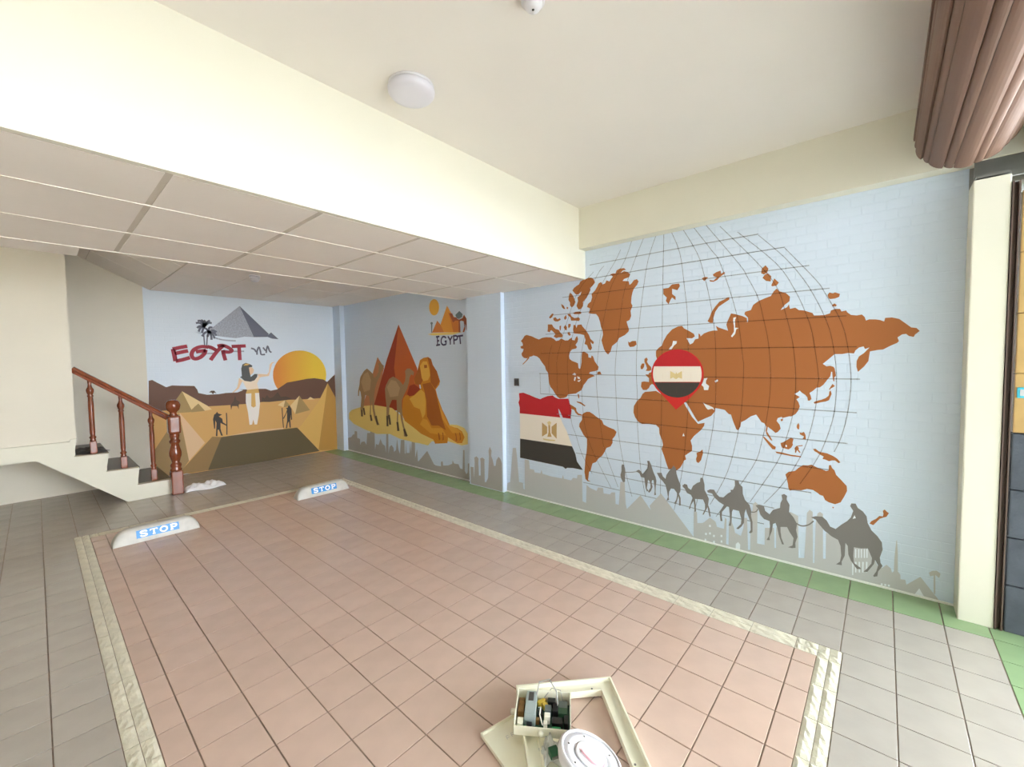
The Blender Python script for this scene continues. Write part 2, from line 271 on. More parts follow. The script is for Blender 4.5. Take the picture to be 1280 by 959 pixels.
# ------------------------------------------------------------------ printed murals (outlines in metres on the wall planes)
PRINT = {}
PRINT['map'] = [
 ('continent','land',1,0,'2.816,1.723 2.843,1.714 2.864,1.689 2.893,1.664 2.872,1.642 2.866,1.615 2.901,1.606 2.894,1.585 2.859,1.578 2.867,1.552 2.888,1.531 2.881,1.505 2.854,1.483 2.813,1.477 2.799,1.487 2.827,1.456 2.876,1.418 2.869,1.413 2.811,1.456 2.781,1.482 2.783,1.492 2.752,1.497 2.725,1.506 2.68,1.495 2.647,1.474 2.616,1.433 2.578,1.392 2.566,1.356 2.541,1.326 2.535,1.275 2.53,1.225 2.512,1.185 2.481,1.155 2.457,1.121 2.427,1.087 2.397,1.073 2.349,1.081 2.319,1.092 2.302,1.117 2.255,1.124 2.21,1.13 2.187,1.145 2.153,1.161 2.137,1.185 2.125,1.214 2.098,1.243 2.076,1.271 2.033,1.291 2.001,1.3 2.033,1.314 2.065,1.323 2.054,1.337 2.001,1.345 1.97,1.356 1.964,1.384 1.985,1.411 2.006,1.439 2.021,1.481 2.037,1.491 2.043,1.468 2.069,1.473 2.075,1.506 2.091,1.515 2.118,1.53 2.14,1.526 2.146,1.47 2.146,1.432 2.152,1.399 2.163,1.365 2.18,1.375 2.185,1.418 2.207,1.428 2.252,1.443 2.281,1.463 2.287,1.492 2.275,1.53 2.252,1.553 2.206,1.561 2.195,1.575 2.212,1.595 2.189,1.623 2.183,1.651 2.194,1.68 2.211,1.662 2.222,1.638 2.251,1.645 2.251,1.668 2.279,1.655 2.297,1.642 2.332,1.643 2.355,1.654 2.378,1.665 2.403,1.647 2.439,1.643 2.463,1.664 2.499,1.681 2.562,1.687 2.612,1.682 2.651,1.668 2.69,1.681 2.742,1.704 2.789,1.717'),
 ('continent','land',1,0,'2.285,1.025 2.256,1.012 2.211,.99 2.205,.961 2.183,.939 2.15,.931 2.144,.919 2.189,.922 2.217,.943 2.234,.971 2.257,.976 2.291,.975'),
 ('island','land',1,0,'1.975,1.338 1.949,1.342 1.934,1.315 1.959,1.315 1.98,1.314'),
 ('island','land',1,0,'2.193,1.126 2.176,1.122 2.174,1.083 2.185,1.088'),
 ('island','land',1,0,'2.205,1.055 2.154,1.048 2.105,1.017 2.116,1.011 2.16,1.033 2.199,1.045'),
 ('island','land',1,0,'2.065,2.209 2.092,2.202 2.125,2.197 2.152,2.187 2.169,2.162 2.196,2.151 2.225,2.136 2.242,2.114 2.225,2.094 2.203,2.072 2.175,2.069 2.142,2.093 2.153,2.062 2.186,2.042 2.181,2.008 2.198,1.963 2.176,1.928 2.148,1.93 2.126,1.956 2.126,1.993 2.088,2.026 2.061,2.065 2.045,2.095 2.05,2.114 2.024,2.129 1.997,2.157 2.013,2.191 2.034,2.205'),
 ('island','land',1,0,'2.268,2.099 2.282,2.072 2.288,2.03 2.271,2.004 2.271,1.975 2.249,1.954 2.226,1.971 2.209,2.002 2.225,2.042 2.242,2.072'),
 ('island','land',1,0,'2.373,2 2.344,1.981 2.325,1.947 2.344,1.949 2.364,1.967'),
 ('island','land',1,0,'2.31,1.966 2.291,1.96 2.296,1.944 2.31,1.946'),
 ('island','land',1,0,'2.239,1.899 2.211,1.909 2.174,1.909 2.146,1.903 2.146,1.886 2.174,1.884 2.22,1.888'),
 ('island','land',1,0,'2.521,1.883 2.484,1.917 2.464,1.911 2.485,1.88 2.51,1.87'),
 ('island','land',1,0,'2.47,1.87 2.444,1.877 2.419,1.854 2.389,1.864 2.38,1.847 2.414,1.833 2.445,1.836 2.465,1.849'),
 ('island','land',1,0,'2.34,1.868 2.316,1.89 2.311,1.858 2.326,1.843 2.34,1.852'),
 ('island','land',1,0,'2.301,1.897 2.268,1.894 2.254,1.869 2.221,1.85 2.174,1.854 2.16,1.838 2.17,1.819 2.212,1.826 2.259,1.829 2.268,1.862 2.296,1.884'),
 ('island','land',1,0,'2.537,1.813 2.486,1.81 2.471,1.784 2.445,1.762 2.405,1.751 2.381,1.717 2.356,1.699 2.367,1.675 2.406,1.677 2.436,1.671 2.467,1.689 2.446,1.712 2.476,1.739 2.491,1.752 2.507,1.749 2.512,1.733 2.543,1.743 2.537,1.776'),
 ('island','land',1,0,'2.346,1.772 2.326,1.794 2.307,1.769 2.312,1.741 2.332,1.746'),
 ('island','land',1,0,'2.292,1.8 2.264,1.798 2.269,1.774 2.288,1.756 2.295,1.776'),
 ('island','land',1,0,'2.395,1.787 2.375,1.79 2.384,1.741 2.395,1.75'),
 ('island','land',1,0,'2.233,1.786 2.211,1.785 2.2,1.755 2.188,1.783 2.144,1.785 2.133,1.765 2.095,1.725 2.063,1.681 2.048,1.644 2.011,1.614 2.021,1.592 2.048,1.616 2.032,1.56 2.048,1.537 2.07,1.552 2.085,1.589 2.112,1.6 2.101,1.637 2.117,1.684 2.161,1.696 2.228,1.705 2.239,1.739'),
 ('island','land',1,0,'2.303,1.72 2.279,1.723 2.265,1.694 2.279,1.685 2.298,1.7'),
 ('island','land',1,0,'1.71,2.241 1.748,2.244 1.782,2.232 1.791,2.208 1.816,2.211 1.845,2.207 1.816,2.185 1.835,2.166 1.85,2.146 1.88,2.159 1.895,2.134 1.92,2.129 1.935,2.153 1.961,2.143 1.977,2.113 1.998,2.084 2.034,2.057 2.029,2.024 2.04,1.989 2.072,1.969 2.083,1.942 2.051,1.926 2.057,1.903 2.067,1.884 2.03,1.875 1.988,1.869 1.963,1.84 1.947,1.793 1.937,1.747 1.922,1.715 1.917,1.673 1.933,1.629 1.923,1.592 1.908,1.546 1.892,1.519 1.867,1.495 1.842,1.522 1.827,1.57 1.778,1.604 1.759,1.638 1.702,1.662 1.669,1.69 1.664,1.707 1.678,1.747 1.687,1.778 1.659,1.789 1.645,1.822 1.65,1.866 1.632,1.907 1.645,1.934 1.641,1.985 1.631,2.026 1.618,2.054 1.591,2.08 1.577,2.108 1.591,2.129 1.618,2.126 1.641,2.1 1.659,2.09 1.668,2.123 1.724,2.133 1.71,2.148 1.664,2.157 1.653,2.178 1.673,2.201 1.71,2.215 1.746,2.203 1.72,2.223 1.691,2.224'),
 ('island','land',1,0,'1.673,1.604 1.659,1.594 1.636,1.606 1.6,1.605 1.595,1.575 1.618,1.558 1.655,1.555 1.669,1.573'),
 ('island','land',1,0,'1.049,.734 1.045,.706 1.059,.649 1.078,.622 1.093,.628 1.097,.652 1.09,.677 1.094,.7 1.067,.715'),
 ('island','land',1,0,'.531,1.012 .517,1.017 .519,1.001 .529,.998'),
 ('island','land',1,0,'1.524,1.449 1.506,1.462 1.495,1.445 1.502,1.424 1.488,1.402 1.466,1.381 1.462,1.356 1.484,1.347 1.512,1.349 1.501,1.369 1.51,1.398 1.524,1.424'),
 ('island','land',1,0,'1.559,1.386 1.546,1.411 1.524,1.411 1.528,1.381 1.541,1.363 1.557,1.364'),
 ('island','land',1,0,'1.364,2.02 1.321,2.021 1.292,2.046 1.237,2.045 1.23,2.024 1.25,1.994 1.292,2.011 1.292,1.969 1.264,1.944 1.264,1.917 1.292,1.941 1.306,1.921 1.32,1.89 1.342,1.918 1.335,1.945 1.364,1.977'),
 ('island','land',1,0,'1.064,2.06 1.042,2.07 1.017,2.062 1.034,2.047 1.046,2.038'),
 ('island','land',1,0,'1.008,2.041 .979,2.032 .955,2.053 .979,2.065 .984,2.079 .959,2.093 .93,2.099 .926,2.075 .906,2.087 .898,2.075 .918,2.063 .934,2.053 .953,2.033 .979,2.024 1.004,2.029'),
 ('island','land',1,0,'.868,1.895 .868,1.878 .904,1.856 .94,1.833 .965,1.796 .977,1.753 .981,1.714 1.002,1.716 1.019,1.73 1.002,1.764 .99,1.799 .965,1.836 .937,1.868 .896,1.885 .884,1.894'),
 ('island','land',1,0,'.637,2.091 .619,2.065 .626,2.038 .647,2.029 .663,2.04 .659,2.072'),
 ('island','land',1,0,'.64,2.028 .622,2.034 .601,2.01 .604,1.974 .632,1.982 .654,2.006'),
 ('island','land',1,0,'.6,1.946 .583,1.992 .555,1.96 .568,1.941 .593,1.939'),
 ('island','land',1,0,'.283,1.843 .273,1.858 .255,1.85 .244,1.855 .219,1.842 .223,1.824 .244,1.816 .269,1.815 .277,1.823'),
 ('island','land',1,0,'.258,1.776 .246,1.785 .234,1.774 .238,1.765 .257,1.767'),
 ('island','land',1,0,'.345,1.14 .332,1.149 .303,1.159 .281,1.171 .265,1.188 .262,1.215 .255,1.221 .25,1.199 .259,1.172 .263,1.158 .28,1.149 .307,1.142 .325,1.135 .34,1.131'),
 ('island','land',1,0,'.264,1.229 .258,1.243 .247,1.265 .234,1.252 .243,1.243 .255,1.235 .26,1.225'),
 ('island','land',1,0,'.435,.98 .427,.995 .421,.978 .423,.95 .432,.953 .437,.966'),
 ('island','land',1,0,'.42,.93 .409,.928 .395,.936 .386,.916 .383,.886 .402,.887 .394,.905 .417,.917'),
 ('island','land',1,0,'.529,.845 .515,.851 .491,.871 .468,.889 .454,.882 .459,.853 .456,.84 .467,.818 .482,.805 .52,.813 .526,.828'),
 ('island','land',1,0,'.64,.88 .628,.877 .602,.851 .574,.822 .557,.814 .561,.795 .577,.795 .602,.826 .624,.856'),
 ('island','land',1,0,'.559,.781 .52,.779 .472,.771 .409,.768 .409,.76 .46,.76 .519,.766 .552,.77'),
 ('island','land',1,0,'.444,.824 .436,.835 .402,.845 .4,.84 .43,.831 .421,.823 .424,.813 .412,.793 .418,.789 .432,.808 .438,.787 .444,.787 .443,.807 .447,.813'),
 ('island','land',1,0,'.343,.826 .329,.829 .315,.816 .299,.81 .267,.806 .235,.793 .212,.777 .197,.756 .206,.75 .224,.765 .24,.763 .256,.756 .277,.764 .29,.766 .285,.783 .307,.794 .321,.805 .334,.812'),
 ('island','land',1,0,'.234,.456 .224,.455 .229,.445'),
 ('island','land',1,0,'.497,.627 .479,.648 .442,.661 .422,.685 .397,.708 .369,.71 .349,.718 .319,.704 .297,.698 .27,.688 .257,.694 .255,.728 .247,.733 .239,.713 .226,.699 .217,.671 .191,.642 .162,.608 .159,.576 .174,.533 .191,.494 .219,.476 .251,.481 .272,.493 .283,.518 .3,.522 .313,.532 .338,.548 .372,.549 .405,.532 .44,.529 .471,.519 .479,.539 .481,.563 .49,.604'),
 ('island','land',1,0,'-.016,.485 -.024,.495 -.033,.485 -.044,.476 -.033,.451 -.02,.444 -.003,.432 .014,.405 .027,.384 .045,.39 .037,.407 .014,.428 0,.449 -.017,.45 -.019,.466'),
 ('continent','land',1,0,'2.144,.932 2.122,.948 2.095,.96 2.062,.962 2.025,.945 1.993,.924 1.962,.908 1.931,.892 1.915,.856 1.87,.837 1.81,.82 1.785,.8 1.8,.762 1.825,.732 1.825,.695 1.845,.661 1.886,.642 1.906,.602 1.932,.562 1.969,.533 1.995,.496 2.033,.477 2.044,.442 2.055,.402 2.071,.39 2.077,.341 2.083,.311 2.055,.301 2.088,.298 2.11,.316 2.121,.382 2.115,.45 2.112,.508 2.097,.578 2.091,.645 2.091,.703 2.129,.737 2.157,.782 2.177,.814 2.173,.844 2.145,.88'),
 ('continent','land',1,0,'1.519,1.169 1.466,1.175 1.423,1.181 1.38,1.157 1.33,1.126 1.256,1.08 1.193,1.092 1.181,1.068 1.157,1.03 1.13,.984 1.103,.954 1.084,.932 1.035,.944 1.039,.92 1.061,.886 1.114,.833 1.14,.794 1.128,.752 1.128,.712 1.159,.687 1.182,.668 1.174,.637 1.19,.626 1.202,.596 1.222,.56 1.25,.535 1.295,.54 1.315,.533 1.332,.576 1.353,.641 1.375,.697 1.362,.732 1.371,.773 1.392,.821 1.396,.871 1.422,.894 1.483,.898 1.546,.892 1.582,.911 1.609,.948 1.623,.986 1.619,1.043 1.591,1.088 1.559,1.116 1.541,1.151'),
 ('continent','land',1,0,'1.55,1.253 1.528,1.258 1.484,1.254 1.484,1.288 1.51,1.309 1.515,1.318 1.488,1.318 1.484,1.33 1.462,1.339 1.432,1.373 1.415,1.447 1.424,1.473 1.424,1.514 1.402,1.538 1.373,1.558 1.361,1.594 1.332,1.642 1.291,1.684 1.243,1.705 1.212,1.707 1.196,1.686 1.157,1.664 1.119,1.638 1.113,1.618 1.134,1.604 1.176,1.608 1.164,1.585 1.149,1.557 1.126,1.568 1.111,1.595 1.085,1.601 1.085,1.64 1.074,1.632 1.07,1.616 1.044,1.638 1.008,1.651 .976,1.656 .947,1.654 .96,1.69 .939,1.676 .902,1.66 .874,1.648 .886,1.694 .879,1.719 .855,1.774 .828,1.767 .812,1.761 .777,1.748 .75,1.731 .748,1.701 .742,1.705 .743,1.734 .766,1.761 .762,1.778 .725,1.787 .71,1.823 .674,1.848 .638,1.861 .602,1.873 .585,1.903 .568,1.92 .55,1.899 .513,1.883 .489,1.856 .491,1.825 .518,1.804 .542,1.77 .504,1.786 .494,1.805 .487,1.773 .457,1.778 .437,1.76 .408,1.755 .38,1.742 .361,1.734 .353,1.717 .326,1.715 .294,1.715 .268,1.723 .263,1.741 .242,1.749 .217,1.747 .209,1.73 .186,1.734 .179,1.721 .161,1.704 .132,1.698 .108,1.702 .095,1.686 .088,1.663 .073,1.669 .041,1.666 .022,1.661 .003,1.651 -.001,1.672 -.032,1.672 -.064,1.661 -.09,1.635 -.117,1.607 -.14,1.602 -.154,1.584 -.135,1.564 -.129,1.55 -.109,1.557 -.096,1.57 -.079,1.568 -.059,1.551 -.066,1.529 -.058,1.518 -.031,1.504 .004,1.481 .027,1.479 .065,1.471 .069,1.437 .071,1.412 .091,1.378 .12,1.344 .128,1.375 .128,1.413 .117,1.441 .093,1.462 .068,1.495 .089,1.487 .096,1.503 .118,1.497 .135,1.479 .142,1.46 .171,1.464 .201,1.458 .24,1.458 .268,1.428 .3,1.396 .28,1.379 .262,1.383 .243,1.376 .237,1.363 .23,1.319 .238,1.308 .238,1.281 .243,1.284 .247,1.308 .25,1.344 .255,1.344 .259,1.314 .274,1.292 .295,1.258 .313,1.241 .331,1.238 .349,1.218 .369,1.201 .362,1.184 .357,1.162 .366,1.15 .377,1.15 .38,1.172 .392,1.188 .411,1.202 .423,1.216 .434,1.204 .453,1.192 .436,1.181 .422,1.173 .441,1.155 .429,1.136 .421,1.108 .43,1.079 .444,1.055 .468,1.036 .48,1.036 .521,1.021 .524,1.029 .548,1.019 .555,.998 .537,.974 .53,.946 .547,.92 .561,.913 .583,.933 .608,.952 .613,.918 .589,.878 .578,.855 .589,.858 .615,.897 .622,.925 .617,.951 .63,.975 .648,.982 .663,1.006 .682,1.034 .716,1.019 .754,.986 .78,.971 .784,.936 .799,.908 .811,.916 .831,.967 .848,1.022 .864,1.026 .892,1.055 .929,1.061 .958,1.064 .96,1.039 .988,1.002 1.039,.975 1.084,.949 1.099,.97 1.122,1.008 1.149,1.054 1.173,1.093 1.193,1.108 1.257,1.146 1.355,1.191 1.458,1.238 1.475,1.225 1.484,1.203 1.506,1.186 1.537,1.185 1.555,1.214'),
 ('lake','water',2,0,'2.254,1.312 2.225,1.327 2.208,1.318 2.214,1.303 2.237,1.308'),
 ('lake','water',2,0,'2.225,1.289 2.208,1.289 2.22,1.25 2.234,1.255'),
 ('lake','water',2,0,'2.197,1.294 2.169,1.289 2.164,1.27 2.186,1.27'),
 ('lake','water',2,0,'2.197,1.251 2.164,1.261 2.15,1.268 2.175,1.241'),
 ('lake','water',2,0,'1.195,.848 1.186,.824 1.205,.822'),
 ('lake','water',2,0,'1.042,1.29 1.016,1.294 1.027,1.271 1.027,1.251 1.004,1.233 1.011,1.201 1.041,1.2 1.045,1.224 1.06,1.239 1.049,1.263'),
 ('lake','water',2,0,'.965,1.272 .944,1.284 .939,1.272 .958,1.26'),
 ('lake','water',2,0,'1.283,1.591 1.251,1.588 1.254,1.569 1.274,1.554 1.295,1.522 1.319,1.521 1.307,1.539 1.291,1.555'),
 ('lake','water',2,0,'.839,1.742 .82,1.745 .827,1.724 .827,1.668 .803,1.663 .819,1.655 .826,1.621 .846,1.598 .854,1.606 .834,1.639 .835,1.682 .841,1.717'),
 ('lake','water',2,0,'.5,.835 .491,.834 .491,.82 .499,.821'),
 ('lake','water',2,0,'1.048,1.103 1.033,1.092 1.003,1.082 .974,1.068 .963,1.048 .981,1.058 1.01,1.049 1.025,1.062'),
]
PRINT['grid'] = [
 ('parallel_line','line',3,0.007,'2.053,2.323 1.05,2.322 .684,2.317'),
 ('parallel_line','line',3,0.007,'2.071,2.197 1.359,2.2 .524,2.195'),
 ('parallel_line','line',3,0.007,'2.358,2.061 1.358,2.054 .895,2.053 .384,2.049'),
 ('parallel_line','line',3,0.007,'2.475,1.901 1.358,1.89 1.047,1.891 .273,1.885'),
 ('parallel_line','line',3,0.007,'2.567,1.716 1.045,1.712 .184,1.7'),
 ('parallel_line','line',3,0.007,'2.63,1.524 1.044,1.52 .129,1.502'),
 ('parallel_line','line',3,0.007,'2.654,1.319 1.042,1.302 .109,1.298'),
 ('parallel_line','line',3,0.007,'2.636,1.111 1.041,1.098 .121,1.085'),
 ('parallel_line','line',3,0.007,'2.497,.917 1.039,.892 .163,.884'),
 ('parallel_line','line',3,0.007,'2.315,.724 1.354,.715 .705,.702 .252,.698'),
 ('parallel_line','line',3,0.007,'2.215,.553 1.871,.549 .703,.53 .348,.527'),
 ('parallel_line','line',3,0.007,'2.065,.399 1.339,.388 .56,.374'),
 ('parallel_line','line',3,0.007,'2.136,.279 1.387,.267 1.005,.247 .623,.245'),
 ('meridian_line','line',4,0.005,'1.36,2.489 1.371,1.839 1.375,1.107 1.381,.57 1.383,.311'),
 ('meridian_line','line',4,0.005,'1.308,2.484 1.231,2.28 1.196,2.026 1.172,1.814 1.165,1.594 1.157,1.309 1.162,1.054 1.175,.843 1.205,.531 1.268,.203'),
 ('meridian_line','line',4,0.005,'1.219,2.483 1.098,2.256 1.044,2.073 .992,1.828 .964,1.602 .956,1.372 .957,1.115 .973,.925 .997,.765 1.037,.552 1.107,.224'),
 ('meridian_line','line',4,0.005,'1.134,2.471 .995,2.262 .931,2.149 .817,1.766 .774,1.448 .767,1.377 .774,1.118 .799,.891 .868,.585 .99,.307'),
 ('meridian_line','line',4,0.005,'1.039,2.462 .805,2.128 .751,2.028 .681,1.872 .643,1.71 .612,1.545 .595,1.308 .606,1.093 .643,.848 .704,.641 .946,.223'),
 ('meridian_line','line',4,0.005,'.937,2.427 .681,2.108 .562,1.92 .51,1.733 .468,1.539 .447,1.304 .456,1.085 .495,.884 .55,.7 .714,.387'),
 ('meridian_line','line',4,0.005,'.818,2.36 .57,2.09 .459,1.892 .39,1.712 .357,1.582 .322,1.323 .325,1.253 .336,1.087 .377,.87 .437,.705 .519,.545 .625,.392'),
 ('meridian_line','line',4,0.005,'.684,2.31 .523,2.125 .411,1.958 .339,1.812 .288,1.682 .255,1.557 .227,1.323 .235,1.075 .284,.862 .336,.726 .412,.576'),
 ('meridian_line','line',4,0.005,'.524,2.19 .346,1.949 .297,1.859 .216,1.682 .178,1.534 .154,1.323 .158,1.165 .175,1.022 .201,.903 .23,.821'),
 ('meridian_line','line',4,0.005,'1.413,2.494 1.491,2.282 1.536,2.028 1.567,1.782 1.593,1.527 1.597,1.339 1.59,1.167 1.586,.882 1.556,.495 1.513,.265'),
 ('meridian_line','line',4,0.005,'1.522,2.484 1.631,2.247 1.711,2.029 1.744,1.831 1.778,1.569 1.797,1.36 1.79,1.16 1.775,.866 1.721,.541 1.638,.24'),
 ('meridian_line','line',4,0.005,'1.636,2.468 1.703,2.306 1.826,2.114 1.876,1.949 1.948,1.638 1.983,1.36 1.982,1.153 1.931,.741 1.891,.586 1.771,.3'),
 ('meridian_line','line',4,0.005,'1.741,2.406 1.796,2.312 1.946,2.101 2.056,1.857 2.145,1.527 2.155,1.353 2.133,.976 2.098,.769 2.016,.569 1.84,.28'),
 ('meridian_line','line',4,0.005,'1.905,2.291 1.979,2.213 2.169,1.889 2.289,1.523 2.305,1.298 2.269,.879 2.214,.728 2.148,.552 2.039,.38'),
 ('meridian_line','line',4,0.005,'2.012,2.254 2.203,2.058 2.412,1.526 2.43,1.329 2.426,1.13'),
 ('meridian_line','line',4,0.005,'2.488,1.608 2.53,1.457 2.524,1.118'),
 ('meridian_line','line',4,0.005,'2.643,1.328 2.639,1.109'),
]
PRINT['flag'] = [
 ('red_band','flagred',3,0,'2.93,1.106 2.869,1.114 2.773,1.089 2.708,1.069 2.645,1.055 2.603,1.073 2.547,1.092 2.486,1.1 2.453,1.08 2.414,1.069 2.298,1.076 2.274,1.003 2.262,.962 2.275,.881 2.364,.884 2.402,.953 2.418,.973 2.413,.93 2.396,.884 2.923,.89 2.922,.954 2.939,1.006 2.923,1.042'),
 ('white_band','flagwhite',3,0,'2.923,.89 2.396,.884 2.365,.826 2.32,.755 2.259,.612 2.923,.616'),
 ('black_band','flagblack',3,0,'2.923,.616 2.259,.612 2.222,.542 2.204,.47 2.138,.398 2.254,.399 2.317,.391 2.337,.377 2.369,.394 2.927,.407'),
 ('eagle','gold',4,0,'2.623,.815 2.558,.776 2.559,.709 2.625,.669'),
 ('eagle','gold',4,0,'2.504,.781 2.44,.828 2.442,.666 2.504,.715'),
 ('eagle','gold',4,0,'2.544,.794 2.521,.796 2.519,.724 2.503,.679 2.558,.674 2.542,.722'),
 ('eagle','palegold',4,0,'2.615,.653 2.539,.65 2.458,.653 2.465,.64 2.539,.633 2.608,.637'),
 ('eagle','palegold',4,0,'2.558,.821 2.53,.839 2.507,.825 2.521,.796 2.544,.794'),
]
PRINT['pin'] = [
 ('pin_body','pinred',4,0,'1.411,1.188 1.426,1.206 1.439,1.226 1.449,1.248 1.457,1.27 1.462,1.293 1.464,1.317 1.463,1.341 1.459,1.364 1.452,1.387 1.443,1.408 1.431,1.429 1.416,1.448 1.4,1.465 1.381,1.48 1.361,1.494 1.34,1.504 1.317,1.512 1.294,1.518 1.27,1.521 1.246,1.522 1.223,1.52 1.2,1.515 1.177,1.508 1.156,1.499 1.136,1.488 1.118,1.474 1.101,1.459 1.086,1.442 1.073,1.424 1.063,1.405 1.054,1.384 1.048,1.363 1.045,1.342 1.044,1.32 1.045,1.298 1.049,1.277 1.056,1.255 1.065,1.235 1.076,1.216 1.089,1.198 1.146,1.134 1.256,1.033 1.347,1.125'),
 ('pin_flag_red','flagred',5,0,'1.439,1.386 1.431,1.405 1.421,1.423 1.41,1.441 1.396,1.456 1.381,1.471 1.364,1.483 1.347,1.494 1.328,1.503 1.308,1.509 1.288,1.514 1.268,1.517 1.248,1.517 1.228,1.515 1.208,1.512 1.189,1.506 1.17,1.498 1.152,1.489 1.136,1.478 1.121,1.465 1.107,1.451 1.095,1.436 1.085,1.419 1.076,1.402 1.069,1.384'),
 ('pin_flag_white','flagwhite',5,0,'1.069,1.384 1.065,1.369 1.062,1.354 1.06,1.338 1.06,1.323 1.06,1.308 1.062,1.292 1.066,1.277 1.07,1.263 1.436,1.256 1.441,1.271 1.445,1.288 1.448,1.304 1.449,1.32 1.449,1.337 1.447,1.353 1.444,1.37 1.439,1.386'),
 ('pin_flag_black','flagblack',5,0,'1.072,1.258 1.079,1.241 1.088,1.225 1.099,1.209 1.111,1.195 1.124,1.181 1.139,1.17 1.155,1.159 1.172,1.15 1.19,1.143 1.208,1.138 1.227,1.134 1.247,1.132 1.266,1.133 1.286,1.135 1.305,1.139 1.324,1.145 1.342,1.153 1.359,1.162 1.376,1.174 1.391,1.187 1.404,1.201 1.416,1.217 1.426,1.234 1.435,1.252'),
 ('eagle','palegold',6,0,'1.304,1.348 1.261,1.323 1.257,1.34 1.249,1.324 1.21,1.348 1.209,1.285 1.237,1.295 1.257,1.281 1.281,1.295 1.304,1.284'),
]
PRINT['caravan'] = [
 ('walking_guide','camel',7,0,'1.732,.513 1.715,.513 1.708,.485 1.702,.446 1.704,.36 1.723,.354 1.742,.389 1.747,.415 1.737,.453 1.737,.494'),
 ('camel_rider','camel',7,0,'1.595,.478 1.572,.49 1.554,.478 1.541,.457 1.523,.479 1.496,.514 1.491,.549 1.499,.578 1.481,.582 1.465,.553 1.456,.524 1.443,.488 1.425,.452 1.418,.419 1.423,.375 1.425,.323 1.421,.298 1.436,.294 1.431,.331 1.434,.373 1.443,.423 1.456,.417 1.46,.399 1.451,.361 1.465,.324 1.48,.307 1.491,.313 1.469,.35 1.469,.384 1.478,.408 1.491,.417 1.496,.379 1.502,.339 1.487,.322 1.5,.313 1.511,.337 1.518,.384 1.523,.427 1.554,.43 1.568,.459 1.591,.468'),
 ('camel_rider','camel',7,0,'1.414,.488 1.374,.496 1.363,.467 1.34,.45 1.332,.485 1.307,.527 1.286,.551 1.274,.573 1.254,.552 1.25,.507 1.237,.468 1.217,.422 1.217,.372 1.229,.345 1.216,.314 1.214,.253 1.228,.25 1.227,.296 1.232,.328 1.24,.301 1.252,.257 1.269,.257 1.245,.305 1.245,.35 1.269,.379 1.294,.378 1.31,.346 1.314,.303 1.31,.278 1.331,.268 1.319,.302 1.327,.351 1.34,.399 1.365,.428 1.391,.449'),
 ('camel_rider','camel',7,0,'1.203,.418 1.185,.436 1.165,.433 1.157,.408 1.134,.396 1.119,.432 1.088,.461 1.065,.473 1.062,.506 1.045,.51 1.039,.486 1.032,.456 1.031,.416 1.012,.38 .999,.351 1.004,.302 .993,.273 .985,.215 .993,.211 1,.247 1.008,.285 1.023,.25 1.037,.217 1.045,.217 1.026,.265 1.027,.305 1.042,.338 1.08,.333 1.103,.33 1.098,.29 1.094,.23 1.106,.225 1.108,.28 1.114,.311 1.133,.274 1.141,.239 1.15,.24 1.137,.282 1.122,.334 1.134,.356 1.165,.366 1.181,.395 1.197,.409'),
 ('camel_rider','camel',7,0,'1.013,.413 .991,.428 .962,.431 .944,.401 .919,.379 .894,.384 .863,.421 .842,.437 .846,.451 .829,.455 .815,.488 .817,.529 .792,.53 .785,.508 .765,.489 .762,.437 .747,.395 .717,.364 .705,.322 .706,.284 .696,.242 .695,.168 .705,.156 .719,.155 .706,.18 .709,.239 .733,.301 .74,.329 .749,.297 .752,.221 .768,.19 .788,.165 .804,.164 .772,.208 .769,.247 .786,.304 .827,.306 .834,.285 .836,.216 .84,.176 .857,.176 .845,.206 .849,.267 .855,.319 .869,.32 .903,.27 .905,.23 .899,.2 .913,.197 .921,.266 .897,.314 .89,.327 .925,.343 .958,.371 .976,.399 1.006,.401'),
 ('camel_rider','camel',7,0,'.678,.369 .653,.38 .624,.373 .617,.342 .589,.323 .568,.36 .526,.384 .523,.42 .512,.448 .518,.478 .503,.488 .485,.478 .488,.453 .47,.417 .472,.367 .445,.335 .424,.294 .429,.251 .42,.204 .432,.158 .43,.125 .45,.116 .475,.116 .448,.136 .443,.19 .467,.227 .482,.258 .521,.249 .52,.213 .514,.171 .498,.129 .51,.126 .529,.182 .542,.243 .551,.27 .567,.259 .572,.207 .587,.159 .585,.136 .605,.132 .59,.166 .585,.24 .588,.275 .623,.282 .645,.306 .659,.347'),
 ('camel_rider','camel',7,0,'.347,.359 .321,.372 .285,.378 .261,.357 .242,.321 .213,.312 .185,.347 .155,.379 .137,.407 .126,.453 .142,.481 .136,.499 .115,.502 .104,.477 .078,.459 .06,.432 .054,.391 .035,.349 .006,.319 -.015,.286 -.02,.241 -.008,.188 -.012,.154 -.022,.138 -.002,.097 .001,.065 .017,.056 .021,.062 .007,.094 -.001,.135 .014,.166 .019,.137 .05,.076 .068,.073 .053,.095 .031,.137 .029,.173 .05,.229 .085,.219 .118,.217 .12,.161 .116,.115 .083,.093 .08,.085 .101,.08 .132,.126 .145,.162 .149,.217 .161,.233 .163,.148 .178,.104 .177,.08 .207,.078 .187,.101 .181,.143 .186,.206 .199,.243 .234,.258 .273,.288 .307,.329 .32,.349'),
 ('lead_rope','camel',6,0.008,'.427,.297 .407,.288 .384,.29 .356,.307 .332,.337'),
 ('lead_rope','camel',6,0.007,'.707,.314 .687,.317 .671,.328 .662,.347'),
 ('lead_rope','camel',6,0.005,'1.704,.447 1.647,.456 1.589,.471'),
 ('arm_gap','water',8,0,'.119,.427 .112,.409 .128,.4'),
]
